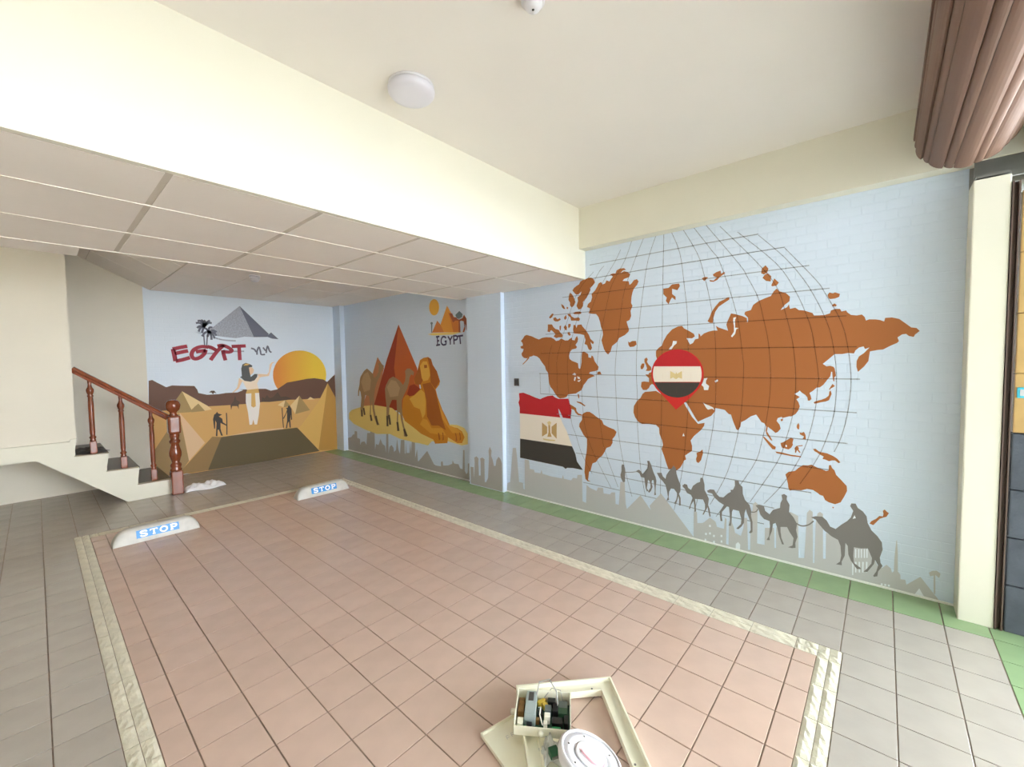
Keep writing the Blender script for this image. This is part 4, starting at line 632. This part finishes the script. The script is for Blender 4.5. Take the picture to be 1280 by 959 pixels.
mural('skyline_mural', 'light grey skyline of towers and pyramids along the foot of the map wall', ['skyline'], 'W', (XW, 1.4, .01))
mural('skyline_mural', 'small grey mosque skyline at the foot of the wall column', ['colsky'], 'C', (XC, 3.5, .01))
mural('skyline_mural', 'grey city skyline below the sphinx in the far corner', ['farsky'], 'F', (XF, 5.3, .01))
mural('sphinx_mural', 'orange sphinx, tall red pyramid and two camels standing on yellow sand', ['sphinx'], 'F', (XF, 5.3, .3))
mural('emblem_mural', 'small emblem of sun, orange pyramids and camel over dark EGYPT lettering', ['emblem'], 'F', (XF, 4.0, 1.6))
mural('desert_mural', 'desert scene with woman in white, big sun, pyramids and dark platform on back wall', ['oasis'], 'B', (2.1, YB, .02))
mural('sketch_mural', 'blue-grey pencil sketch of pyramid, palms and tiny camels on back wall', ['sketch'], 'B', (1.9, YB, 1.9))
mural('lettering_mural', 'dark red brush lettering EGYPT under the sketched pyramid', ['lett'], 'B', (1.7, YB, 1.7))

# ------------------------------------------------------------------ floor tiles
tcache = {}
def tile_geo(w, d, ch=.0014, h=.004):
    w /= 2; d /= 2
    V = [(-w, -d, -h), (w, -d, -h), (w, d, -h), (-w, d, -h), (-w, -d, -ch*.5), (w, -d, -ch*.5), (w, d, -ch*.5), (-w, d, -ch*.5), (-w+ch, -d+ch, 0), (w-ch, -d+ch, 0), (w-ch, d-ch, 0), (-w+ch, d-ch, 0)]
    F = [(8, 9, 10, 11)]+[(4+i, 4+(i+1) % 4, 8+(i+1) % 4, 8+i) for i in range(4)]+[(i, (i+1) % 4, 4+(i+1) % 4, 4+i) for i in range(4)]
    return V, F
def stone_geo(w, d, h=.004):
    nx, ny = (3, 8) if d > w else (8, 3); V, F = [], []
    for i in range(nx+1):
        for j in range(ny+1):
            edge = i in (0, nx) or j in (0, ny)
            V.append((-w/2+w*i/nx, -d/2+d*j/ny, -.0012 if edge else random.choice((.0, .0018, .0035))))
    for i in range(nx):
        for j in range(ny): a = i*(ny+1)+j; F.append((a, a+ny+1, a+ny+2, a+1))
    n = len(V); V += [(-w/2, -d/2, -h), (w/2, -d/2, -h), (w/2, d/2, -h), (-w/2, d/2, -h)]
    c = [0, nx*(ny+1), nx*(ny+1)+ny, ny]
    for k in range(4): F.append((n+k, n+(k+1) % 4, c[(k+1) % 4], c[k]))
    return V, F
def lay_tiles(kind, rects, material, minpx=4, zt=0.0, gap=.005):
    scored = []
    for x0, x1, y0, y1 in rects:
        ps = [to_px((a, b, 0)) for a, b in ((x0, y0), (x1, y0), (x1, y1), (x0, y1))]; ar = 0
        if all(ps):
            xs, ys = [p[0] for p in ps], [p[1] for p in ps]
            if max(xs) > 0 and min(xs) < 1280 and max(ys) > 0 and min(ys) < 960 and max(ys)-min(ys) >= minpx:
                ar = abs(sum(ps[i][0]*ps[(i+1) % 4][1]-ps[(i+1) % 4][0]*ps[i][1] for i in range(4)))
        scored.append((ar, x0, x1, y0, y1))
    scored.sort(reverse=True); SV, SF = [], []
    for n, (ar, x0, x1, y0, y1) in enumerate(scored):
        w, d = x1-x0-gap, y1-y0-gap
        if w <= .004 or d <= .004: continue
        V, F = tile_geo(w, d) if kind != 'border_stone' else stone_geo(w, d); c = ((x0+x1)/2, (y0+y1)/2, zt+random.uniform(-.0006, 0))
        if n < 300 and ar > 0:
            key = (kind, round(w, 3), round(d, 3))
            if key not in tcache:
                me = bpy.data.meshes.new(kind); me.from_pydata(V, [], F); me.materials.append(material); tcache[key] = me
            o = bpy.data.objects.new(kind, tcache[key]); link(o, floor); o.location = c
        else:
            k = len(SV); SV += [(a+c[0], b+c[1], z+c[2]) for a, b, z in V]; SF += [tuple(q+k for q in f) for f in F]
    if SV: tag(mesh_obj(kind+'_field', SV, SF, material, floor), kind='stuff')
def cuts(a, b, phase, pitch):
    k = math.ceil((a-phase)/pitch+1e-6); c = [a]
    while phase+k*pitch < b-1e-6:
        if phase+k*pitch-c[-1] > .015: c.append(phase+k*pitch)
        k += 1
    c.append(b); return list(zip(c, c[1:]))
def grid(x0, x1, y0, y1, px, py, pitch=.2): return [(a, b, c, d) for a, b in cuts(x0, x1, px, pitch) for c, d in cuts(y0, y1, py, pitch)]
BX0, BX1, BY0, BY1 = .155, 2.54, .12, 5.12       # outside of the pale stone border
RX0, RX1, RY0, RY1 = .247, 2.432, .212, 5.02     # red parking bay
lay_tiles('red_tile', grid(RX0, RX1, RY0, RY1, .34, .302, .199), redtile, 3)
lay_tiles('green_tile', [(3.145, XW, c, d) for c, d in cuts(-.445, 7.0, -.07, .2)]+[(a, b, -.655, -.445) for a, b in cuts(-1.3, XW, 2.15, .2)], greentile, 3)
lay_tiles('grey_tile', grid(-1.3, BX0, -.445, BY1, -.02, -.07, .2)+grid(BX1, 3.145, -.445, BY1, 2.545, -.07, .2)+grid(BX0, BX1, -.445, BY0, .165, -.07, .2)+grid(-1.3, 3.145, BY1, 7.0, -.02, 5.12, .2), greytile, 4, gap=.004)
bw = (BX1-RX1)/2
rects = []
for s0, s1 in ((RX1, RX1+bw), (RX1+bw, BX1)): rects += [(s0, s1, c, d) for c, d in cuts(RY0, BY1, .302, .2)]
for s0, s1 in ((BX0, (BX0+RX0)/2), ((BX0+RX0)/2, RX0)): rects += [(s0, s1, c, d) for c, d in cuts(BY0, BY1, .1, .25)]
for s0, s1 in ((BY0, (BY0+RY0)/2), ((BY0+RY0)/2, RY0)): rects += [(a, b, s0, s1) for a, b in cuts(RX0, BX1, 2.432, .225)]
for s0, s1 in ((RY1, (RY1+BY1)/2), ((RY1+BY1)/2, BY1)): rects += [(a, b, s0, s1) for a, b in cuts(RX0, RX1, .3, .2)]
lay_tiles('border_stone', rects, stone, 2, gap=.002)

# ------------------------------------------------------------------ staircase
st = thing('staircase', 'short flight of cream stairs with dark stone treads rising to the left', 'staircase', (.6, 6.05, 0))
off = (.6, 6.05, 0)
prof = [(.60, .001), (1.0, .001), (1.0, .165), (.685, .165), (.706, .352), (.447, .358), (.474, .55), (.222, .556), (.247, .735), (.2, .735), (.2, .71), (-1.298, .71), (-1.298, .56), (-.03, .56)]
prism_y('stringer', prof, 6.05, 6.13, cream, st, off)
prof2 = [(.60, .002), (.985, .002), (.985, .14), (.70, .14), (.70, .325), (.46, .325), (.46, .525), (.235, .525), (.235, .69), (-1.298, .69), (-1.298, .56), (-.03, .56)]
prism_y('stair_body', prof2, 6.131, 6.998, warmwall, st, off)
for x0, x1, z in ((.70, .99, .165), (.455, .72, .352), (.23, .48, .552), (-1.29, .245, .712)):
    bm = bmesh.new(); add_box(bm, x0-off[0], x1-off[0], 6.132-off[1], 6.996-off[1], z-.026, z-.002, .004)
    bm_obj('tread', bm, granite, st)

rail = thing('stair_railing', 'varnished reddish wood stair railing with turned balusters and ball-topped newel post', 'railing', (1.0, 6.08, 0))
ro = Vector((1.0, 6.08, 0))
# newel: square base, vase, square block, ball
newel = bpy.data.objects.new('newel_post', None); 
bm = bmesh.new(); add_box(bm, -.054, .054, -.054, .054, 0.002, .27, .012); nb = bm_obj('newel_post', bm, wood, rail)
nb.location = (0.012, -.085, 0)
bm = bmesh.new(); add_lathe(bm, [(.05, .262), (.054, .285), (.043, .30), (.052, .325), (.05, .345), (.035, .36), (.044, .40), (.056, .44), (.057, .48), (.045, .53), (.036, .57), (.05, .592), (.052, .61), (.038, .625), (.046, .66), (.047, .68), (.04, .70)], seg=24); bm_obj('turned_vase', bm, wood, nb, smooth=True)
bm = bmesh.new(); add_box(bm, -.058, .058, -.058, .058, .69, .895, .022); bm_obj('block', bm, wood, nb)
bm = bmesh.new(); add_lathe(bm, [(.035, .89), (.042, .90), (.03, .915), (.034, .935), (.055, .955), (.067, .985), (.069, 1.01), (.064, 1.04), (.047, 1.063), (.02, 1.072)], seg=24); bm_obj('ball_finial', bm, wood, nb, smooth=True)
bpy.data.objects.remove(newel)
def hz(x): return 1.425-(x-.255)*.775
for x, z0 in ((.37, .552), (.597, .352), (.84, .165)):
    h = hz(x)-.02-z0
    bm = bmesh.new(); add_box(bm, -.027, .027, -.027, .027, 0, .13, .006)
    b = bm_obj('baluster', bm, wood, rail, (x-ro.x, 6.163-ro.y, z0-.001))
    bm = bmesh.new(); k = h-.13-.145
    add_lathe(bm, [(.022, .128), (.026, .14), (.019, .15), (.027, .165), (.027, .175), (.018, .185), (.021, .22), (.023, .13+k*.75), (.020, .13+k-.03), (.026, .13+k-.018), (.019, .13+k-.005), (.022, .13+k), (.03, .13+k+.03), (.03, .13+k+.05), (.018, .13+k+.075), (.014, .13+k+.10), (.017, .13+k+.13), (.016, h+.015)], seg=16); bm_obj('turned_shaft', bm, wood, b, smooth=True)
# handrail: rounded section swept along the slope
def sweep(name, p0, p1, sec, material, parent):
    p0, p1 = Vector(p0), Vector(p1); t = (p1-p0).normalized(); s = t.cross(Vector((0, 0, 1))).normalized(); u = s.cross(t)
    V = [p0+s*a+u*b for a, b in sec]+[p1+s*a+u*b for a, b in sec]; n = len(sec)
    return mesh_obj(name, V, [tuple(range(n))[::-1], tuple(range(n, 2*n))]+[(i, (i+1) % n, n+(i+1) % n, n+i) for i in range(n)], material, parent)
sec = [(-.022, -.028), (.022, -.028), (.024, -.012), (.018, -.004), (.03, .006), (.031, .018), (.022, .03), (.008, .034), (-.008, .034), (-.022, .03), (-.031, .018), (-.03, .006), (-.018, -.004), (-.024, -.012)]
sweep('handrail', (.247-ro.x, 6.163-ro.y, hz(.247)), (.985-ro.x, 6.07-ro.y, hz(.985)), sec, wood, rail)

# ------------------------------------------------------------------ wheel stops with STOP plates
def wheel_stop(x0, x1, y, label):
    Lw = x1-x0; t = thing('wheel_stop', label, 'wheel stop', ((x0+x1)/2, y, 0), 0, 'parking wheel stops in the red bay')
    H, D = .115, .13; n = 26; V, F = [], []
    prof = []
    for i in range(n+1):
        s = -1+2*i/n; x = Lw/2*math.sin(s*math.pi/2)
        e = max(0, (abs(x)-(Lw/2-.12))/.12); h = H*math.sqrt(max(0, 1-e**2.2))+.004; prof.append((x, h))
    cs = [(-.5, 0), (-.48, .25), (-.34, .8), (-.26, .96), (-.16, 1), (.16, 1), (.26, .96), (.34, .8), (.48, .25), (.5, 0)]
    for x, h in prof: V += [(x, c*D, .001+f*h) for c, f in cs]
    m_ = len(cs)
    for i in range(n):
        for k in range(m_-1): F.append((i*m_+k, i*m_+k+1, (i+1)*m_+k+1, (i+1)*m_+k))
    F += [tuple(range(m_))[::-1], tuple(range(n*m_, n*m_+m_))]
    bm = bmesh.new(); vv = [bm.verts.new(v) for v in V]
    for f in F: bm.faces.new([vv[i] for i in f])
    bm_obj('casting', bm, concrete, t, smooth=True)
    # plate on the sloping front face: local frame (a along x, b up the face)
    p0 = Vector((0, -.455*D-.0015, .30*H)); p1 = Vector((0, -.335*D-.0025, .83*H)); ub = (p1-p0); hb = ub.length; ub.normalize(); nn = Vector((1, 0, 0)).cross(ub)
    def P(a, b, d): return Vector((a, 0, 0))+p0+ub*(b*hb)+nn*d
    wP = Lw*.245
    V = [P(-wP, 0, .003), P(wP, 0, .003), P(wP, 1, .003), P(-wP, 1, .003), P(-wP, 0, -.004), P(wP, 0, -.004), P(wP, 1, -.004), P(-wP, 1, -.004)]
    pl = mesh_obj('sign_plate', V, [(0, 1, 2, 3), (0, 4, 5, 1), (1, 5, 6, 2), (2, 6, 7, 3), (3, 7, 4, 0)], bluepl, t); pl['label'] = 'blue plate with white STOP lettering'
    glyph = dict(S=[[(.85, .72), (.8, .9), (.5, .97), (.2, .9), (.15, .72), (.3, .57), (.7, .45), (.87, .28), (.8, .1), (.5, .03), (.2, .1), (.13, .3)]], T=[[(.05, .93), (.5, .93), (.95, .93)], [(.07, .93), (.07, .72)], [(.93, .93), (.93, .72)], [(.5, .93), (.5, .5), (.5, .05)], [(.3, .05), (.7, .05)]],
                 O=[[(.5+.42*math.cos(q*math.pi/8), .5+.45*math.sin(q*math.pi/8)) for q in range(17)]], P=[[(.25, .95), (.25, .5), (.25, .05)], [(.08, .94), (.55, .95), (.85, .88), (.9, .7), (.8, .52), (.55, .46), (.25, .46)], [(.08, .05), (.48, .05)]])
    cw = 2*wP/4.3
    for gi, g in enumerate('STOP'):
        V, F = [], []
        for stroke in glyph[g]:
            for q in strip([(a*1.0*cw*.8, b*hb*.72) for a, b in stroke], .0125 if g in 'SOP' or stroke[0][0] == stroke[-1][0] == .5 else .009):
                k = len(V); V += [P(-wP+.02+gi*cw+a, .14+b/hb, .0042) for a, b in q]; F.append((k+3, k+2, k+1, k))
        mesh_obj('letter', V, F, white_l, pl)
    return t
wheel_stop(.345, .915, 4.62, 'pale grey wheel stop with blue STOP plate, near the stairs')
wheel_stop(1.79, 2.36, 4.70, 'pale grey wheel stop with blue STOP plate, near the mural corner')

# ------------------------------------------------------------------ ceiling fittings
cl = thing('ceiling_light', 'round lilac-white ceiling light, switched off, beside the cross beam', 'ceiling light', (1.31, 1.80, 2.82))
lathe('base', [(.108, -.012), (.112, -.012), (.112, -.0005), (.1, -.0005)], plastic_w, cl, seg=40)
lathe('diffuser', [(.05, -.0555), (.085, -.054), (.104, -.048), (.114, -.036), (.116, -.022), (.113, -.0125)], lampm, cl, seg=40)
sd = thing('smoke_detector', 'small white detector on the upper ceiling near the camera', 'detector', (1.325, 1.035, 2.82))
lathe('base', [(.03, -.014), (.046, -.013), (.046, -.0005), (.03, -.0005)], plastic_w, sd)
lathe('cap', [(.012, -.040), (.028, -.036), (.034, -.025), (.036, -.0145)], plastic_w, sd)
lathe('lens', [(.003, -.0425), (.005, -.041), (.005, -.0385)], blackm, sd, seg=10)
ms = thing('motion_sensor', 'small white dome sensor on the low back ceiling', 'sensor', (1.63, 5.15, 2.42))
lathe('base', [(.03, -.016), (.052, -.015), (.052, -.0005), (.03, -.0005)], plastic_w, ms)
lathe('dome', [(.012, -.07), (.03, -.064), (.044, -.048), (.047, -.03), (.047, -.017)], plastic_w, ms)
ol = thing('wall_outlet', 'small dark outlet on the pale wall beside the column', 'outlet', (XW-.003, 2.955, 1.225))
box('cover_plate', -.012, -.0005, -.032, .032, -.04, .04, dgrey, ol, .004); box('switch_face', -.017, -.0122, -.02, .02, -.026, .026, blackm, ol, .003)

# ------------------------------------------------------------------ rolled shutter, guide rail, outside pillar
sh = thing('roller_shutter', 'rolled-up brown slatted roller shutter under the ceiling edge', 'roller shutter', (3.2, -.29, 2.595))
def slat(a0, a1, r, nm='slat'):
    sec = []
    for i in range(7):
        t_ = i/6; a = a0+(a1-a0)*t_; sec.append((r+.0045*math.sin(math.pi*t_)**.6-.005*t_, a))
    for i in range(6, -1, -1): sec.append((r-.016, a0+(a1-a0)*i/6))
    P2 = [(rr*math.cos(a), rr*math.sin(a)) for rr, a in sec]; n = len(P2); Lx = -3.08
    V = [(0, y, z) for y, z in P2]+[(Lx, y, z) for y, z in P2]
    bm = bmesh.new(); vv = [bm.verts.new(v) for v in V]
    for i in range(n): bm.faces.new((vv[i], vv[(i+1) % n], vv[n+(i+1) % n], vv[n+i]))
    for i in range(6): bm.faces.new((vv[i], vv[i+1], vv[12-i], vv[13-i])); bm.faces.new((vv[n+i], vv[n+i+1], vv[n+12-i], vv[n+13-i]))
    return bm_obj(nm, bm, shutter, sh)
for i in range(11):
    a_ = 2*math.pi*i/11; slat(a_+.006, a_+.36, .194); slat(a_+.37, a_+.565, .189)
bm = bmesh.new(); add_lathe(bm, [(.172, -3.07), (.172, -.004)], seg=32)
for v in bm.verts: v.co = Vector((v.co.z, v.co.x, v.co.y))
bm_obj('inner_roll', bm, darkbrown, sh)
bm = bmesh.new(); add_lathe(bm, [(.03, -.02), (.03, .14)], seg=16)
for v in bm.verts: v.co = Vector((v.co.z, v.co.x, v.co.y))
bm_obj('axle', bm, steel, sh)
br = thing('shutter_bracket', 'grey steel bracket carrying the shutter roll above the white pillar', 'bracket', (3.345, -.4, 2.35))
box('plate', 0, .012, -.16, .06, 0, .44, steel, br); box('foot', -.07, 0, -.06, .06, .0, .012, steel, br); box('flange', -.05, 0, -.16, -.148, .0, .4, steel, br)
gr = thing('shutter_guide', 'dark brown shutter guide channel standing between pillar and slate cladding', 'guide rail', (3.29, -.478, 0))
box('back', .0, .05, -.014, .014, .001, 2.3, darkbrown, gr); box('flange', -.025, .0, .008, .014, .001, 2.3, darkbrown, gr); box('flange', -.025, .0, -.014, -.008, .001, 2.3, darkbrown, gr)
op = struct(bpy.data.objects.new('outer_pillar', None)); link(op); op.location = (3.27, -.497, 0)
for z0, z1 in ((0, .245), (.25, .495), (.5, .745), (.75, 1.035)):
    bm = bmesh.new(); add_box(bm, 0, .4, -.36, 0, z0+.0005, z1, .006); bm_obj('slate_block', bm, slate, op)
for k in range(4):
    bm = bmesh.new(); add_box(bm, .01, .4, -.36, -.003, 1.04+k*.303, 1.04+k*.303+.3, .004); bm_obj('yellow_block', bm, yellow, op)
dn = thing('door_plate', 'small cyan plate on the yellow pillar outside', 'plate', (3.279, -.53, 1.245))
box('plate', -.005, 0, -.03, .022, -.027, .027, cyanp, dn, .003); box('number_panel', -.0065, -.0052, -.02, .012, -.016, .016, MATS['print_sky1'], dn)
aw = thing('awning', 'grey-green slatted awning beyond the shutter, deepened out of view to shade the front', 'awning', (1.3, -.7, 2.62))
for k in range(36):
    bm = bmesh.new(); add_box(bm, -4.2, 4.3, -.07, .07, -.006, .006, .003); bm_obj('slat', bm, awn, aw, (0, -.07-k*.14, .02+k*.016), rot=(R(-10), 0, 0))  # unseen depth added to hold off high sky light near the opening
for k in range(7):
    bm = bmesh.new(); add_box(bm, 2.09, 3.2, -.045, .045, -.004, .004, .002); bm_obj('valance_slat', bm, awn, aw, (0, .155, -.34+k*.078), rot=(R(52), 0, 0))
box('valance_post', 2.6, 2.63, .11, .14, -.36, .2, steel, aw)
for x_ in (-4.1, -1.4, 1.4, 4.2): 
    o_ = box('rafter', x_-.02, x_+.02, -5.1, .0, .05, .09, awn, aw); o_.rotation_euler = (R(-6.5), 0, 0)

# ------------------------------------------------------------------ cloth on the floor
def blob(name, cx, cy, lx, ly, h, rz, material, parent=None, seed=1, z=0):
    rnd_ = random.Random(seed); n, m_ = 26, 14; bm = bmesh.new(); vv = []
    ph = [rnd_.uniform(0, 6.28) for _ in range(8)]
    for i in range(n+1):
        row = []
        for j in range(m_+1):
            a, b = -1+2*i/n, -1+2*j/m_
            w = 1-.45*max(0, a)**1.5-.15*math.sin(3*a+ph[0])
            x = a*lx/2; y = b*ly/2*w+.012*math.sin(5*a+ph[1])
            f = max(0, 1-a*a)**.5*max(0, 1-b*b)**.5
            zz = h*f*(.55+.25*math.sin(7*a+3*b+ph[2])+.2*math.sin(9*b-4*a+ph[3])+.15*math.sin(15*a+8*b+ph[4]))
            row.append(bm.verts.new((x, y, max(.0, zz)+.002)))
        vv.append(row)
    for i in range(n):
        for j in range(m_): bm.faces.new((vv[i][j], vv[i+1][j], vv[i+1][j+1], vv[i][j+1]))
    r = bmesh.ops.extrude_face_region(bm, geom=list(bm.faces))
    for v in [e for e in r['geom'] if isinstance(e, bmesh.types.BMVert)]: v.co.z += .003
    return bm_obj(name, bm, material, parent, (cx, cy, z), True, (0, 0, rz))
tag(blob('cleaning_cloth', 1.285, 6.03,   .40, .20, .085, R(-4), clothm, seed=5), 'crumpled white cloth lying on the floor beside the newel post', 'cloth')

tag(blob('rubbish_bag', .335, 6.36, .2, .3, .05, R(80), mat('dark_grey_film', (74, 72, 70), .35), seed=3, z=.551), 'crumpled dark bag left on the third stair tread', 'bag')

# ------------------------------------------------------------------ dismantled control box on the floor
d1 = Vector((.308, -.285, 0)).normalized(); ang = math.atan2(d1.y, d1.x)
fr = thing('cabinet_surround', 'beige metal cabinet frame lying on the red tiles', 'frame', (1.312, 1.16, .0075), ang)
# local x along the far bar, local -y toward the camera
LX, LY, BWd, HH = .42, .62, .06, .035
def bar(name, pts4):
    """flat bar with raised outer lip, mitred: pts4 = outer0, outer1, inner1, inner0"""
    o0, o1, i1, i0 = [Vector((a, b, 0)) for a, b in pts4]; V = []
    lines_ = [(0, 0), (0, HH), (.12, HH), (.16, HH*.55), (.85, HH*.55), (.9, HH*.8), (1, HH*.8), (1, 0)]
    for t_, z in lines_:
        a = o0.lerp(i0, t_); b = o1.lerp(i1, t_); V += [(a.x, a.y, z), (b.x, b.y, z)]
    n = len(lines_); F = [(2*i, 2*i+1, 2*((i+1) % n)+1, 2*((i+1) % n)) for i in range(n)]+[tuple(range(0, 2*n, 2)), tuple(range(1, 2*n, 2))[::-1]]
    bm = bmesh.new(); vv = [bm.verts.new(v) for v in V]
    for f in F: bm.faces.new([vv[i] for i in f])
    return bm_obj(name, bm, beigemetal, fr)
w = BWd
bar('far_bar', [(0, 0), (LX, 0), (LX-w, -w), (w, -w)]); bar('side_bar', [(LX, 0), (LX, -LY), (LX-w, -LY+w), (LX-w, -w)]); bar('side_bar', [(0, -LY), (0, 0), (w, -w), (w, -LY+w)]); bar('near_bar', [(LX, -LY), (0, -LY), (w, -LY+w), (LX-w, -LY+w)])
for px_, py_ in ((LX-.1, -.052), (.1, -.052), (LX-.05, -.4)): lathe('screw', [(.004, HH*.8), (.004, HH*.8+.002), (.002, HH*.8+.003)], steel, fr, (px_, py_, 0), seg=8)
pa = math.atan2(-.039, .159)
cp = thing('metal_sheet', 'flat beige metal sheet lying partly under the cabinet frame', 'sheet', (1.066, 1.128, .001), pa)
bm = bmesh.new(); add_box(bm, 0, .30, -.42, 0, 0, .005, .0015); bm_obj('face', bm, beigemetal, cp)
for nm, a in (('folded_edge', (0, .006, -.42, 0, .005, .016)), ('folded_edge', (0.006, .16, -.006, 0, .005, .016))): box(nm, *a, beigemetal, cp)
for k in range(4):
    gx = .075+k*.022; V, F = [], []
    for q in (strip([(gx, -.075), (gx+.003, -.06), (gx+.012, -.062)], .002)+strip([(gx, -.068), (gx+.013, -.07)], .002)):
        kk = len(V); V += [(a, b, .0056) for a, b in q]; F.append((kk+3, kk+2, kk+1, kk))
    mesh_obj('faint_mark', V, F, MATS['print_sky1'], cp)

eb = thing('control_box', 'open beige control box packed with circuit boards and wires', 'control box', (1.247, .963, .0427), R(-56))
bw_, bd_, bh_ = .212, .155, .058      # local x along the long side; local -y faces the camera
box('base', -bw_/2, bw_/2, -bd_/2, bd_/2, 0, .003, beigemetal, eb)
for nm, a in (('side_wall', (-bw_/2, bw_/2, -bd_/2, -bd_/2+.003, .003, bh_*.6)), ('side_wall', (-bw_/2, bw_/2, bd_/2-.003, bd_/2, .003, bh_)), ('side_wall', (-bw_/2, -bw_/2+.003, -bd_/2+.003, bd_/2-.003, .003, bh_)), ('side_wall', (bw_/2-.003, bw_/2, -bd_/2+.003, bd_/2-.003, .003, bh_))): box(nm, *a, beigemetal, eb)
box('circuit_board', -.1, .1, -.07, .07, .006, .009, greenpcb, eb); 
box('support_post', -.098, -.094, -.066, -.062, .003, .006, steel, eb)
ps = box('power_supply', -.07, -.028, -.045, .07, .0095, .056, silver, eb, .003); box('vent_label', -.06, -.04, .02, .062, .0565, .0575, dgrey, ps)
box('transformer', -.1, -.076, -.01, .06, .0095, .034, brownc, eb, .003)
for i, (x, y) in enumerate(((-.015, .052), (-.002, .06), (.006, .04))): 
    bm = bmesh.new(); add_lathe(bm, [(.010, 0), (.012, .004), (.012, .016), (.010, .02), (.004, .02)], seg=14); bm_obj('coil', bm, yellowc, eb, (x, y, .0095))
for x, y, w_, d_, h_, mt in ((-.012, .0, .02, .03, .02, blackm), (.018, .02, .026, .03, .024, greyc), (.016, -.02, .022, .022, .03, whitec), (.03, .058, .03, .022, .026, blackm), (.046, .02, .02, .04, .03, blackm), (.076, .045, .034, .036, .022, greyc), (.076, .005, .034, .03, .03, greenpcb), (.055, -.03, .04, .03, .02, blackm), (.088, -.03, .016, .04, .026, blackm), (-.085, -.045, .022, .03, .02, whitec), (-.05, -.058, .02, .016, .022, blackm), (.01, -.05, .014, .018, .026, whitec), (-.02, -.03, .014, .014, .02, brownc)):
    bm = bmesh.new(); add_box(bm, x-w_/2, x+w_/2, y-d_/2, y+d_/2, .0095, .0095+h_, .002); bm_obj('component', bm, mt, eb)
box('terminal_block', .035, .068, -.068, -.052, .0095, .024, greenc, eb, .002); box('terminal_block', -.07, -.058, -.066, -.052, .0095, .02, greenc, eb, .002)
tube('cable', [(-.03, .05, .05), (-.02, .085, .085), (.02, .09, .095), (.05, .06, .07), (.055, .02, .045)], .0028, cable, eb)
tube('cable', [(.0, .06, .04), (.03, .088, .06), (.065, .08, .06), (.075, .05, .04)], .0015, cable, eb)
tube('wire', [(-.02, .02, .03), (-.01, .0, .05), (-.012, -.03, .045), (.0, -.06, .03)], .002, whitec, eb, 6); tube('wire', [(-.015, .03, .035), (.0, .035, .045), (.008, .06, .03)], .0018, yellowc, eb, 6); tube('wire', [(-.018, .01, .03), (-.022, -.01, .048), (-.008, -.035, .03)], .0018, blackm, eb, 6)
lathe('cable_gland', [(.008, 0), (.01, .002), (.01, .012), (.006, .016)], whitec, eb, (-.005, -bd_/2-.001, .02), 12, (R(90), 0, 0))
lathe('cable_gland', [(.009, 0), (.011, .002), (.011, .016), (.006, .02)], whitec, eb, (-bw_/2-.001, -.01, .03), 12, (0, R(-90), 0))

# loose lamp body leaning on the frame
lb = thing('lamp_base', 'upturned white round lamp base with pink wires leaning on the frame', 'lamp base', (1.19, .735, .032))
lb.rotation_euler = (0, 0, R(-48)); tilt = bpy.data.objects.new('housing', None)
bpy.data.objects.remove(tilt)
lb.rotation_mode = 'XYZ'; lb.rotation_euler = (R(-4), R(19), R(-48))
lathe('housing', [(.055, 0.0), (.085, .003), (.106, .014), (.112, .03), (.112, .046), (.106, .052), (.101, .052), (.1, .047), (.0995, .047)], plastic_w, lb, seg=48)
lathe('back_plate', [(.02, .0475), (.097, .0475), (.097, .0485), (.06, .0485), (.058, .044), (.02, .044)], plastic_w, lb, seg=40)
lathe('hub_ring', [(.05, .0487), (.056, .0487), (.056, .0525), (.05, .0525)], plastic_w, lb, seg=32)
for k, a in enumerate((20, 95, 160, 215, 300)):
    x, y = .08*math.cos(R(a)), .08*math.sin(R(a)); lathe('screw_hole', [(.0035, .0486), (.0035, .0492), (.001, .0493)], dgrey, lb, (x, y, 0), 8)
for dx in (0, .006): tube('wire', [(-.04+dx, .02, .05), (-.035+dx, -.01, .058), (-.005+dx, -.035, .056), (.03+dx, -.04, .053), (.045, -.02-dx, .052)], .0016, pink, lb, 6)
tag(blob('plastic_bag', 1.178, .872, .10, .085, .06, R(-40), bagm, seed=9, z=.0065), 'crumpled clear plastic bag inside the cabinet frame', 'bag')
gb = thing('relay_block', 'dark green block lying among plastic inside the frame', 'block', (1.142, .838, .052), R(-30))
box('body', -.016, .016, -.014, .014, 0, .026, dgreen, gb, .003); box('pin_row', -.012, .012, -.018, -.014, .004, .012, steel, gb)
